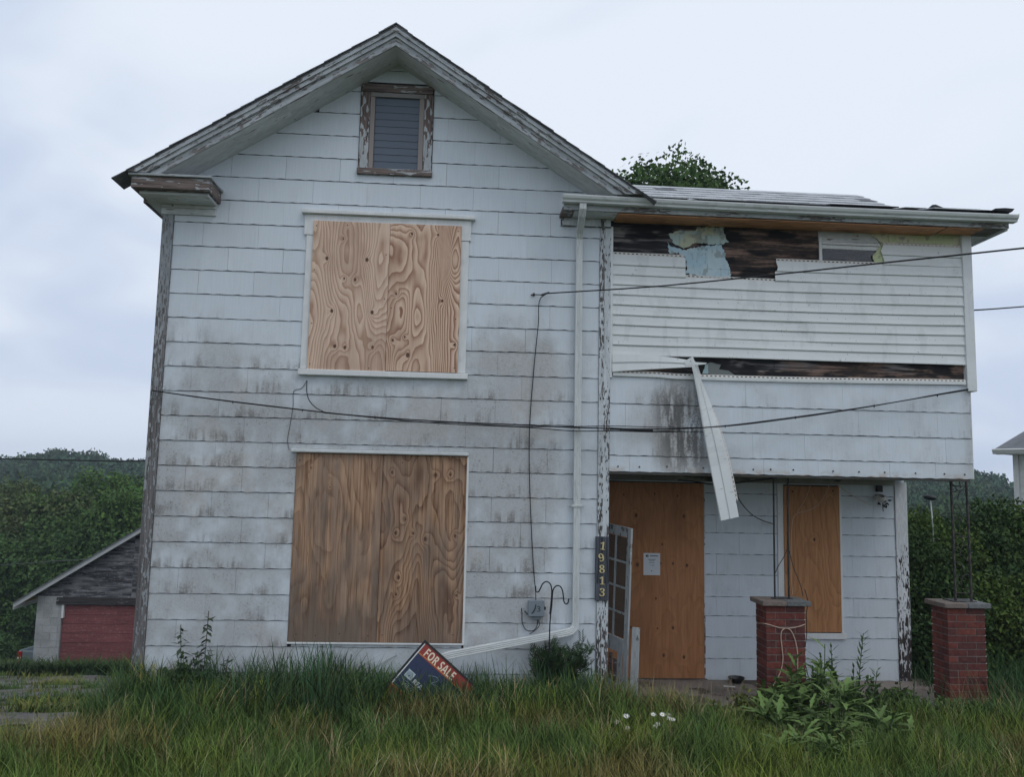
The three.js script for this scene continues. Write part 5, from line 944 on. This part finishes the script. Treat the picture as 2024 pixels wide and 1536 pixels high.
// left, beyond the garage
{
  const T = [[-10, 938, -40, 5.0, G.dull, 'leafy tree with drooping olive foliage left of the garage'], [70, 975, -34, 4.0, G.dull, 'dull olive tree standing left of the garage'], [185, 952, -36, 4.4, [0.074, 0.136, 0.030], 'rounded bright green tree behind the garage roof'], [265, 968, -33, 3.6, G.near, 'bright green tree touching the left corner of the house'], [120, 985, -31, 3.2, G.mid, 'mid green tree behind the eave of the garage'], [20, 1060, -29, 3.2, G.mid, 'low dark leafy tree left of the garage eave'], [330, 950, -40, 4.5, G.mid, 'tree mostly hidden behind the left corner of the house']];
  T.forEach(([px, py, z, r, col, label], i) => tree('broadleaf_tree', label, gp(px, z), at(px, py, z).y, r, r * 0.9, col, { n: 3800, lobes: 26, seed: 20 + i, bottom: 0.10, ls: 1.05, group: 'trees beyond the garage' }));
  const S = [[10, 1225, -26, 1.5], [55, 1240, -27, 1.3], [-30, 1250, -24, 1.6], [95, 1150, -27, 1.7], [30, 1165, -28, 2.0]];
  S.forEach(([px, py, z, r], i) => tree('undergrowth_shrub', ['low pale shrub beside the pickup truck', 'dark shrub behind the pickup truck', 'low shrub at the left of the lawn beyond the drive', 'dark undergrowth bush by the garage side wall', 'tall dark bush under the olive tree'][i], gp(px, z), at(px, py, z).y, r, r, i === 0 ? G.near : G.dark, { n: 700, lobes: 18, seed: 60 + i, bottom: 0.0, ls: 0.7, group: 'undergrowth left of the garage', category: 'shrub' }));
}
// hedge on the right
{
  const T = [[1815, 1003, -2.6, 0.75, 0.62], [1850, 1000, -3.0, 0.8, 0.7], [1905, 1010, -3.6, 0.9, 0.7], [1960, 985, -3.8, 0.95, 0.8], [2010, 992, -3.6, 0.9, 0.8], [2060, 1000, -3.4, 0.9, 0.8], [1830, 1120, -2.2, 0.6, 0.5], [1930, 1140, -2.4, 0.8, 0.6], [2000, 1120, -2.6, 0.8, 0.7]];
  const lab = ['tall shrub right beside the rotten corner board', 'tall shrub under the small dark lamp on a pole', 'tall shrub seen through the iron corner post', 'tallest shrub of the hedge right of the iron corner post', 'tall hedge shrub below the corner of the neighbouring house', 'hedge shrub below the window of the neighbouring house', 'low shrub between the house corner and the right brick pillar', 'low shrub behind the cap of the right brick pillar', 'low shrub to the right of the right brick pillar'];
  T.forEach(([px, py, z, rx, rz], i) => tree('hedge_shrub', lab[i], gp(px, z), at(px, py, z).y, rx, rz, i % 3 === 1 ? [0.080, 0.122, 0.028] : [0.048, 0.084, 0.026], { n: 1700, lobes: 34, geo: CL.near, seed: 90 + i, bottom: 0.02, ls: 0.8, group: 'hedge shrubs right of the house', category: 'shrub' }));
}
{ // small lamp on a pole among the shrubs
  const a = at(1834, 985, -2.9), b = at(1842, 1030, -2.9), t = thing('pole_lamp', 'small dark disc-shaped garden lamp on a thin white pole among the shrubs', 'garden lamp');
  part('pole', tube([[b.x + 0.03, ground(b.x, -2.9), -2.9], [b.x, b.y, -2.9], [a.x + 0.03, a.y, -2.9]], 0.010, 10, 6), MAT.trim, t);
  const l = new THREE.LatheGeometry([[0, 0.055], [0.05, 0.05], [0.09, 0.025], [0.095, 0.0], [0.06, -0.02], [0, -0.03]].map(([x, y]) => new THREE.Vector2(x, y)), 18); l.rotateZ(-0.15); l.translate(a.x + 0.02, a.y, -2.9); part('head', l, MAT.black, t);
}
// wooded hills far off: masses nobody could count
function woods(name, label, list) { const m = inst(name, CL.far, leafMat, list, scene); m.name = numbered(name); m.userData.kind = 'stuff'; tag(m, label, 'woods'); return m; }
{
  const r = rng(501), L = [], Rr = [];
  const crown = (list, px, py, z, rad, col, n) => { const c = at(px, py, z); for (let i = 0; i < n; i++) { const d = V(r() - 0.5, r() - 0.5, r() - 0.5).normalize(); list.push({ p: V(c.x + d.x * rad, c.y - rad + d.y * rad * 0.95, c.z + d.z * rad), s: (0.5 + 0.6 * r()) * rad / 3.4, r: [r() * 6.28, r() * 6.28, r() * 6.28], c: jitter(col, r, 0.25) }); } };
  const top = (px) => 905 + 18 * Math.sin(px * 0.021 + 2) * 0.6 + (px < 20 ? 8 : 0);
  for (let row = 0; row < 6; row++) for (let px = -900; px < 1010; px += px < -260 || px > 420 ? 30 : 19) { const z = -150 + row * 16 + (r() - 0.5) * 8; crown(L, px + (r() - 0.5) * 16, top(px) + row * 17 + (r() - 0.5) * 12, z, 3.0 + r() * 1.4, r() < 0.4 ? G.blue : [0.048, 0.088, 0.036], 130); }
  woods('far_woods', 'hazy wooded hill behind the garage and the left trees', L);
  const topR = (px) => px > 2030 ? 970 : px < 1950 ? 938 + Math.min(12, Math.max(0, 1900 - px) * 0.08) : 938 + (px - 1950) * 0.55;
  for (let row = 0; row < 6; row++) for (let px = 1020; px < 3000; px += px < 1620 || px > 2260 ? 30 : 20) { const z = -130 + row * 14 + (r() - 0.5) * 8; crown(Rr, px + (r() - 0.5) * 16, Math.min(topR(px), 985) + row * 15 + (r() - 0.5) * 10, z, 2.6 + r() * 1.2, r() < 0.4 ? G.blue : [0.050, 0.090, 0.034], 120); }
  woods('far_woods', 'hazy wooded hill rising behind the hedge at the right', Rr);
}
// ---- grass
function tuft(n, h, w, spread, lean, seed, seg = 4) {
  const r = rng(seed), pos = [], idx = []; let b = 0;
  for (let i = 0; i < n; i++) {
    const a = r() * 6.28, d = Math.sqrt(r()) * spread, x = Math.cos(a) * d, z = Math.sin(a) * d, hh = h * (0.45 + 0.55 * r()), dir = r() * 6.28, ln = lean * (0.3 + r()) * hh, ww = w * (0.7 + 0.6 * r()), sx = Math.cos(dir + 1.57), sz = Math.sin(dir + 1.57);
    for (let k = 0; k <= seg; k++) { const t = k / seg, off = ln * Math.pow(t, 2.1), y = hh * (t - 0.22 * lean * t * t * t), k2 = ww * (k === seg ? 0.05 : 1 - 0.55 * t * t) / 2; const cx = x + Math.cos(dir) * off, cz = z + Math.sin(dir) * off; pos.push(cx + sx * k2, y, cz + sz * k2, cx - sx * k2, y, cz - sz * k2); }
    for (let k = 0; k < seg; k++) { const q = b + k * 2; idx.push(q, q + 1, q + 2, q + 1, q + 3, q + 2); } b += (seg + 1) * 2;
  }
  const g = new THREE.BufferGeometry(); g.setAttribute('position', new THREE.Float32BufferAttribute(pos, 3)); g.setIndex(idx); g.computeVertexNormals(); return g;
}
const grassMat = leafOf({ roughness: 0.8 });
const TUFT = [tuft(13, 0.44, 0.0058, 0.07, 0.55, 1, 5), tuft(13, 0.44, 0.0052, 0.07, 0.4, 2, 5), tuft(10, 0.46, 0.0072, 0.08, 0.75, 3, 5)], TALL = [tuft(8, 0.78, 0.0085, 0.08, 0.40, 4, 7), tuft(8, 0.78, 0.0085, 0.08, 0.62, 5, 7)], LOW = [tuft(12, 0.16, 0.012, 0.13, 0.8, 6, 3)], SEED = [tuft(3, 0.62, 0.004, 0.05, 0.35, 7, 5)];
const grassField = (name, label, sets) => { sets.forEach(([geo, list], i) => { const m = inst(name, geo, grassMat, list, scene); m.name = numbered(name); m.userData.kind = 'stuff'; tag(m, label, 'grass'); }); };
{
  const r = rng(900), A = [[], [], []], B = [[], []], C = [[]], D = [[]];
  const spot = (list, x, z, s, c, dy = 0) => list.push({ p: V(x, ground(x, z) - 0.02 + dy, z), s, r: [(r() - 0.5) * 0.25, r() * 6.28, (r() - 0.5) * 0.25], c });
  // lawn between the house and the photographer
  const low = (x, z) => { // where the photograph shows the grass short
    let k = 1;
    k = Math.min(k, mix(1, 0.24, ss(-0.10, -0.38, x) * ss(2.4, 1.3, z)));
    k = Math.min(k, 1 - mix(0.35, 0.66, ss(5.6, 6.1, x)) * ss(4.75, 5.1, x) * ss(1.1, 0.3, z));
    k = Math.min(k, 1 - 0.45 * Math.exp(-(((x - 6.75) / 0.9) ** 4) - (((z - 0.9) / 0.9) ** 4)));
    k = Math.min(k, 1 - 0.5 * Math.exp(-(((x - 6.0) / 0.5) ** 4) - (((z - 0.6) / 0.5) ** 4)));
    return k;
  };
  for (let i = 0; i < 30000; i++) {
    const x = -5.5 + r() * 17.5, z = 0.02 + r() * 4.4; if (z > 2.6 && r() < 0.35) continue;
    if (Math.hypot((x - 6.1) / 0.65, (z - 2.0) / 0.45) < 1 && r() < 0.6) continue;
    if (onDrive(x, z) > 0.5 && r() < 0.97) continue;
    const n = fbm(x * 0.9, z * 0.9, 911, 3), n2 = fbm(x * 2.2, z * 2.2, 912, 3);
    const tall = mix(1.25, 0.80, ss(0.2, 1.9, z)) * (0.7 + 0.6 * n) * low(x, z);
    const yel = ss(0.46, 0.64, n2) * 0.75 + ss(0.6, 2.4, z) * 0.3, rust = ss(0.60, 0.68, fbm(x * 1.5 + 8, z * 1.9, 913, 3));
    let col = mix3([0.062, 0.122, 0.034], [0.135, 0.180, 0.034], Math.min(1, yel)); col = mix3(col, [0.22, 0.150, 0.060], rust * 0.6);
    spot(A[Math.floor(r() * 3)], x, z, tall * (0.5 + 0.85 * r()), jitter(r() < 0.07 ? [0.28, 0.24, 0.12] : col, r, 0.45));
  }
  // tall dark grass against the wall
  for (let i = 0; i < 3200; i++) {
    const x = -0.22 + r() * 5.0, z = 0.06 + Math.pow(r(), 1.2) * 1.0, e = Math.exp(-(((x - 1.9) / 0.65) ** 2)) * 0.36 + Math.exp(-(((x - 0.9) / 0.5) ** 2)) * 0.10, k = mix(0.74, 0.60, ss(0.2, 1.0, z)) + e - 0.20 * Math.exp(-(((x - 2.72) / 0.34) ** 2)) * ss(0.15, 0.3, z) + (fbm(x * 3, z * 3, 921, 2) - 0.5) * 0.4;
    if (x > 4.72) continue; spot(B[Math.floor(r() * 2)], x, z, k * (0.42 + 0.85 * Math.pow(r(), 1.4)), jitter([0.056, 0.108, 0.048], r, 0.40));
  }
  for (let i = 0; i < 700; i++) { const x = 9.0 + r() * 3.6, z = -1.9 + r() * 2.4; spot(B[Math.floor(r() * 2)], x, z, 0.55 + r() * 0.5, jitter([0.044, 0.090, 0.032], r)); }
  // seed stalks, pale
  for (let i = 0; i < 420; i++) { const x = -0.5 + r() * 11, z = 0.25 + r() * 2.2; spot(D[0], x, z, 0.7 + r() * 0.5, jitter([0.20, 0.18, 0.10], r)); }
  for (let i = 0; i < 130; i++) { const x = 8.55 + r() * 0.85, z = 0.06 + r() * 0.5; spot(D[0], x, z, 0.8 + r() * 0.5, jitter([0.24, 0.17, 0.09], r)); }
  for (let i = 0; i < 170; i++) { const x = 4.95 + r() * 1.3, z = 0.1 + r() * 0.7; spot(D[0], x, z, 0.75 + r() * 0.55, jitter([0.26, 0.22, 0.13], r)); }
  // low grass down the slope beside the house
  for (let i = 0; i < 24000; i++) { const z = -26 + r() * 26.4, x = -14 + r() * 13.7; if (onDrive(x, z) > 0.5 && r() < 0.93) continue; const n = fbm(x * 0.6, z * 0.6, 931, 3); spot(C[0], x, z, (0.7 + 0.9 * n) * (z < -15 ? 1.9 : 1) * (0.7 + 0.6 * r()), jitter(mix3([0.070, 0.120, 0.032], [0.18, 0.18, 0.046], ss(0.45, 0.65, n)), r)); }
  for (let i = 0; i < 1400; i++) { const x = -12 + r() * 10, z = -15.7 + r() * 1.0; spot(C[0], x, z, 2.2 + 1.8 * r(), jitter([0.050, 0.085, 0.030], r)); }
  // sparse ground by the right
  for (let i = 0; i < 3500; i++) { const x = 9.2 + r() * 7, z = -8 + r() * 8; spot(C[0], x, z, 1 + r(), jitter([0.050, 0.085, 0.034], r)); }
  grassField('lawn_grass', 'unmown green and yellowish grass before the house', [[TUFT[0], A[0]], [TUFT[1], A[1]], [TUFT[2], A[2]]]);
  grassField('tall_grass', 'tall dark bluish grass against the house wall', [[TALL[0], B[0]], [TALL[1], B[1]]]);
  grassField('slope_grass', 'short grass on the slope beside the drive', [[LOW[0], C[0]]]);
  grassField('seed_stalks', 'thin straw-coloured seed stalks in the grass', [[SEED[0], D[0]]]);
}
// ---- single plants
function weed(name, label, base, stems, { leafLen, leafWid, gap, droop = 0.6, col, stemCol = [0.06, 0.10, 0.035], seed, pairs = true, taperTop = 0.5, perLeaf = false, group, category = 'weed' }) {
  const t = thing(name, label, category, [base.x, base.y, base.z], group), r = rng(seed);
  const sm = std({ color: new THREE.Color(...stemCol), roughness: 0.8 }), lm = [0.85, 1, 1.15].map((k) => std({ color: new THREE.Color(col[0] * k, col[1] * k, col[2] * k), roughness: 0.65, side: THREE.DoubleSide }));
  for (const [dx, dz, h, lx, lz] of stems) {
    const c = new THREE.CatmullRomCurve3([V(dx, -0.03, dz), V(dx + lx * 0.4, h * 0.5, dz + lz * 0.4), V(dx + lx, h, dz + lz)]);
    part('stem', new THREE.TubeGeometry(c, 8, 0.0045, 5), sm, t);
    const all = []; let a = r() * 6.28;
    for (let y = gap; y <= h; y += gap * (0.8 + 0.4 * r())) {
      const k = y / h, p = c.getPointAt(k), s = mix(1, taperTop, k);
      for (let q = 0; q < (pairs ? 2 : 1); q++) { const g = quadLeaf(leafLen * s * (0.8 + 0.4 * r()), leafWid * s, -0.25); g.rotateX(Math.PI / 2 - (droop > 0.5 ? mix(-1.0, 0.15, r()) : mix(0.0, 0.75, r()))); g.rotateY(a + q * Math.PI + (r() - 0.5) * 0.5); g.translate(p.x, p.y, p.z); if (perLeaf) part('leaf', g, lm[Math.floor(r() * 3)], t); else all.push(g); }
      a += pairs ? 1.57 : 2.4;
    }
    if (!perLeaf && all.length) part('leaves', mergeGeometries(all), lm[1], t).userData.kind = 'stuff';
  }
  return t;
}
const gb = (px, z) => { const p = at(px, 1300, z); return V(p.x, ground(p.x, z), z); };
weed('tall_weed', 'dark leafy sapling with two tall stems before the left corner of the house', gb(385, 0.28), [[-0.10, 0, 0.96, -0.05, 0.02], [0.10, 0.02, 1.10, 0.02, 0.0], [0.30, 0.05, 0.66, 0.05, 0], [-0.02, 0.06, 0.72, 0.08, 0.04]], { leafLen: 0.16, leafWid: 0.085, gap: 0.036, col: [0.035, 0.055, 0.026], stemCol: [0.10, 0.09, 0.06], seed: 3, perLeaf: true, droop: 0.75 });
weed('milkweed', 'upright green weed with narrow leaves beside the brick pillar with the cord', gb(1660, 0.30), [[-0.06, 0, 0.84, -0.05, 0.02], [0.16, 0.0, 0.96, 0.10, 0.0], [-0.26, 0.08, 0.58, -0.10, 0.05], [0.05, 0.12, 0.65, 0.02, 0.04], [0.28, 0.1, 0.6, 0.05, 0.04]], { leafLen: 0.15, leafWid: 0.032, gap: 0.034, col: [0.050, 0.098, 0.034], seed: 5, perLeaf: true, droop: 0.2, taperTop: 0.65 });
weed('milkweed', 'dark narrow-leaved weed growing at the foot of the rotten corner board', gb(1800, -0.2), [[0, 0, 0.55, 0.05, 0], [0.15, 0.05, 0.62, 0.05, 0], [-0.14, 0.1, 0.42, -0.06, 0], [0.3, 0, 0.5, 0.1, 0]], { leafLen: 0.12, leafWid: 0.024, gap: 0.036, col: [0.045, 0.082, 0.032], seed: 7, perLeaf: true, droop: 0.3 });
{ // feathery evergreen by the hook
  const p = gb(1100, 0.22), t = thing('feathery_shrub', 'dark feathery shrub under the bent downspout behind the plant hook', 'shrub', [p.x, p.y, p.z]), r = rng(77), list = [], stems = [];
  for (let i = 0; i < 46; i++) { const a = r() * 6.28, l = 0.25 + r() * 0.6, ln = 0.10 + r() * 0.30, e = V(Math.cos(a) * ln * 1.05, l, Math.sin(a) * ln * 0.45); stems.push(tube([[0, 0, 0], [e.x * 0.4, l * 0.6, e.z * 0.4], [e.x, e.y, e.z]], 0.004, 6, 4)); for (let k = 0; k < 26; k++) { const q = 0.25 + 0.75 * r(), pp = V(e.x * q * q, e.y * q, e.z * q * q); list.push({ p: pp, s: 0.6 + 0.6 * r(), r: [r() * 2 - 1, r() * 6.28, r() * 2 - 1], c: jitter([0.044, 0.078, 0.032], r) }); } }
  part('stems', merge(stems), bark, t);
  const g = mergeGeometries([...Array(9)].map((_, i) => { const q = quadLeaf(0.075, 0.012, 0.1); q.rotateZ((i % 2 ? 1 : -1) * (0.9)); q.translate(0, i * 0.011, 0); return q; })); baked('foliage', g, leafVC, list, t);
}
{ // small-leaved bushy weed in front of the slab and the one below the right pillar
  const bush = (label, px, py, z, rx, h, col, seed, ls) => { const b = gb(px, z), t = thing('bushy_weed', label, 'weed', [b.x, b.y, b.z]), r = rng(seed), list = [], st = []; for (let i = 0; i < 30; i++) { const a = r() * 6.28, d = Math.sqrt(r()), e = V(Math.cos(a) * d * rx, h * (0.55 + 0.45 * r()) * (1 - 0.35 * d), Math.sin(a) * d * rx * 0.6); st.push(tube([[e.x * 0.4, 0, e.z * 0.4], [e.x * 0.8, e.y * 0.6, e.z * 0.8], [e.x, e.y, e.z]], 0.003, 5, 4)); for (let k = 0; k < 22; k++) { const q = 0.2 + 0.8 * r(); list.push({ p: V(e.x * (0.4 + 0.6 * q), e.y * q, e.z * (0.4 + 0.6 * q)), s: ls * (0.6 + 0.7 * r()), r: [r() * 6.28, r() * 6.28, r() * 6.28], c: jitter(col, r) }); } } part('stems', merge(st), std({ color: new THREE.Color(0.08, 0.09, 0.04) }), t); baked('foliage', CL.weed ??= clump(6, 0.035, 0.034, 9, 0.6), leafVC, list, t); };
  bush('yellow-green small-leaved weed before the front edge of the porch slab', 1470, 1430, 0.55, 0.42, 0.42, [0.120, 0.150, 0.040], 31, 1.2);
  bush('small-leaved weed spreading left of the broad-leaved plant', 1400, 1440, 0.7, 0.35, 0.30, [0.105, 0.138, 0.040], 32, 1.2);
  bush('green bushy weed before the right end of the porch slab', 1760, 1400, 0.45, 0.45, 0.48, [0.075, 0.120, 0.038], 33, 1.2);
  bush('low bushy weed at the foot of the brick pillar by the hedge', 1930, 1400, 0.5, 0.5, 0.36, [0.056, 0.092, 0.034], 34, 1.1);
  bush('dark bushy weed before the left end of the facade', 375, 1390, 0.35, 0.42, 0.74, [0.056, 0.100, 0.038], 35, 1.4);
  bush('leafy weed spreading before the left brick pillar', 1560, 1420, 0.42, 0.40, 0.50, [0.085, 0.135, 0.036], 36, 1.3);
  bush('leafy weed between the two brick pillars', 1720, 1400, 0.30, 0.46, 0.55, [0.070, 0.118, 0.036], 37, 1.3);
  bush('low leafy weed in the grass before the right brick pillar', 1850, 1420, 0.75, 0.45, 0.42, [0.075, 0.120, 0.036], 38, 1.2);
}
{ // broad-leaved plant
  const big = (label, px, z, n, len, rad, seed, up) => {
    const b = gb(px, z), t = thing('broadleaf_plant', label, 'plant', [b.x, b.y, b.z]), r = rng(seed), lm = [0.8, 1, 1.2].map((k) => std({ color: new THREE.Color(0.108 * k, 0.178 * k, 0.044 * k), roughness: 0.75, side: THREE.DoubleSide }));
    const stalks = [...Array(Math.ceil(n / 11))].map(() => { const a = r() * 6.28, d = rad * Math.sqrt(r()); return V(Math.cos(a) * d, up * (0.55 + 0.6 * r()) * (1.1 - 0.6 * d / rad), Math.sin(a) * d * 0.6); });
    part('stems', merge(stalks.map((p) => tube([[p.x * 0.75, -0.02, p.z * 0.75], [p.x * 0.9, p.y * 0.5, p.z * 0.9], [p.x, p.y, p.z]], 0.005, 6, 5))), std({ color: new THREE.Color(0.07, 0.11, 0.045) }), t);
    for (let i = 0; i < n; i++) {
      const st = stalks[i % stalks.length], h = Math.pow(r(), 0.8), L = len * (0.55 + 0.6 * r()) * (1.1 - 0.45 * h), W = L * (0.22 + 0.14 * r()), seg = 9, pos = [], idx = [], a = r() * 6.28, el = mix(0.15, 1.25, r() * 0.5 + h * 0.5), lob = r() * 6, tw = (r() - 0.5) * 0.8, cv = 0.25 + 0.35 * r();
      for (let k = 0; k <= seg; k++) { const q = k / seg, jag2 = k % 2 ? 0.62 : 1.12, w = W * Math.pow(Math.sin(Math.PI * Math.min(0.97, q * 0.9 + 0.05)), 0.75) * jag2 * (0.85 + 0.25 * Math.sin(q * 11 + lob)), x = L * q, y = -cv * L * q * q, c = Math.cos(tw * q), s2 = Math.sin(tw * q); pos.push(x, y + 0.2 * w + s2 * w / 2, c * w / 2, x, y, 0, x, y + 0.2 * w - s2 * w / 2, -c * w / 2); if (k) { const o = (k - 1) * 3; idx.push(o, o + 1, o + 3, o + 1, o + 4, o + 3, o + 1, o + 2, o + 4, o + 2, o + 5, o + 4); } }
      const g = new THREE.BufferGeometry(); g.setAttribute('position', new THREE.Float32BufferAttribute(pos, 3)); g.setIndex(idx); g.rotateZ(el); g.rotateY(a); g.translate(mix(st.x * 0.75, st.x, h), st.y * h, mix(st.z * 0.75, st.z, h)); g.computeVertexNormals();
      part('leaf', g, lm[Math.floor(r() * 3)], t);
    }
  };
  big('large broad-leaved weed with upright lobed leaves before the cord-wrapped pillar', 1605, 0.55, 290, 0.30, 0.52, 41, 0.90);
  big('low dark broad-leaved weed in front of the upright one', 1640, 1.25, 280, 0.30, 0.75, 42, 0.52);
  big('dark broad-leaved weed nearest the road in the same clump', 1600, 2.05, 220, 0.26, 0.60, 44, 0.34);
  big('small broad-leaved rosette in the grass left of the bushy weeds', 1385, 1.35, 40, 0.22, 0.20, 43, 0.20);
}
{ // daisies and dandelions
  const pet = [...Array(11)].map((_, i) => { const q = quadLeaf(0.030, 0.013, 0.05); q.rotateX(-Math.PI / 2 + 0.15); q.rotateY(i / 11 * 6.283); return q; }), pg = mergeGeometries(pet), white = std({ color: rgb(236, 238, 236), roughness: 0.7, side: THREE.DoubleSide }), yel = std({ color: rgb(226, 176, 40), roughness: 0.8 }), sm = std({ color: new THREE.Color(0.07, 0.11, 0.04) });
  const P = [[1237, 1416], [1240, 1417], [1291, 1413], [1309, 1413], [1321, 1414], [1329, 1423], [1294, 1437], [1292, 1442], [1315, 1437], [1316, 1446], [1240, 1440], [1212, 1452], [1286, 1453], [1241, 1468], [1218, 1428], [1300, 1432], [1322, 1421]];
  const r = rng(66);
  for (const [px, py] of P) { const z = 1.42 + (r() - 0.5) * 0.4, p = at(px, py, z), y = ground(p.x, z), t = thing('daisy', 'small white daisy with a yellow centre standing in the grass', 'flower', [p.x, y, z], 'white daisies in the grass'); part('stem', tube([[0.01, -0.02, 0], [0.006, (p.y - y) * 0.5, 0], [0, p.y - y, 0]], 0.0016, 6, 4), sm, t); const h = part('petals', pg, white, t); h.position.y = p.y - y; h.rotation.set(0.35 + r() * 0.4, r() * 6, 0); const c = new THREE.SphereGeometry(0.0065, 8, 6); c.scale(1, 0.6, 1); part('centre', c, yel, t).position.set(0, p.y - y + 0.002, 0.001); }
  const z = 1.9, a = at(1773, 1507, z), b = at(1790, 1509, z);
  { const t = thing('dandelion_clock', 'round white dandelion seed head in the grass', 'flower', [a.x, ground(a.x, z), z]); const hy = a.y - ground(a.x, z); part('stem', tube([[0, -0.02, 0], [0, hy * 0.5, 0], [0, hy, 0]], 0.0022, 6, 5), sm, t); const l = [], q = rng(8); for (let i = 0; i < 90; i++) { const d = V(q() - 0.5, q() - 0.5, q() - 0.5).normalize(), e = d.clone().multiplyScalar(0.024); l.push(bar([0, 0, 0], e, 0.0012, 0.0012)); const s = new THREE.OctahedronGeometry(0.0035, 0); s.translate(e.x, e.y, e.z); l.push(boxUV(s)); } const h = part('seed_head', merge(l), std({ color: rgb(206, 208, 200) }), t); h.position.y = hy; }
  { const t = thing('dandelion_flower', 'yellow dandelion flower beside the dandelion seed head', 'flower', [b.x, ground(b.x, z), z]); const hy = b.y - ground(b.x, z); part('stem', tube([[0, -0.02, 0], [0, hy * 0.5, 0], [0, hy, 0]], 0.002, 6, 5), sm, t); const l = []; const q = rng(9); for (let i = 0; i < 40; i++) { const g = quadLeaf(0.018 * (0.6 + 0.4 * q()), 0.004, 0.1); g.rotateX(-1.2 * q()); g.rotateY(q() * 6.28); l.push(g); } const h = part('petals', mergeGeometries(l), std({ color: rgb(228, 170, 30), side: THREE.DoubleSide }), t); h.position.y = hy; }
}

scene.traverse((o) => { if (o.isMesh) { o.castShadow = true; o.receiveShadow = true; } });
renderer.render(scene, camera);
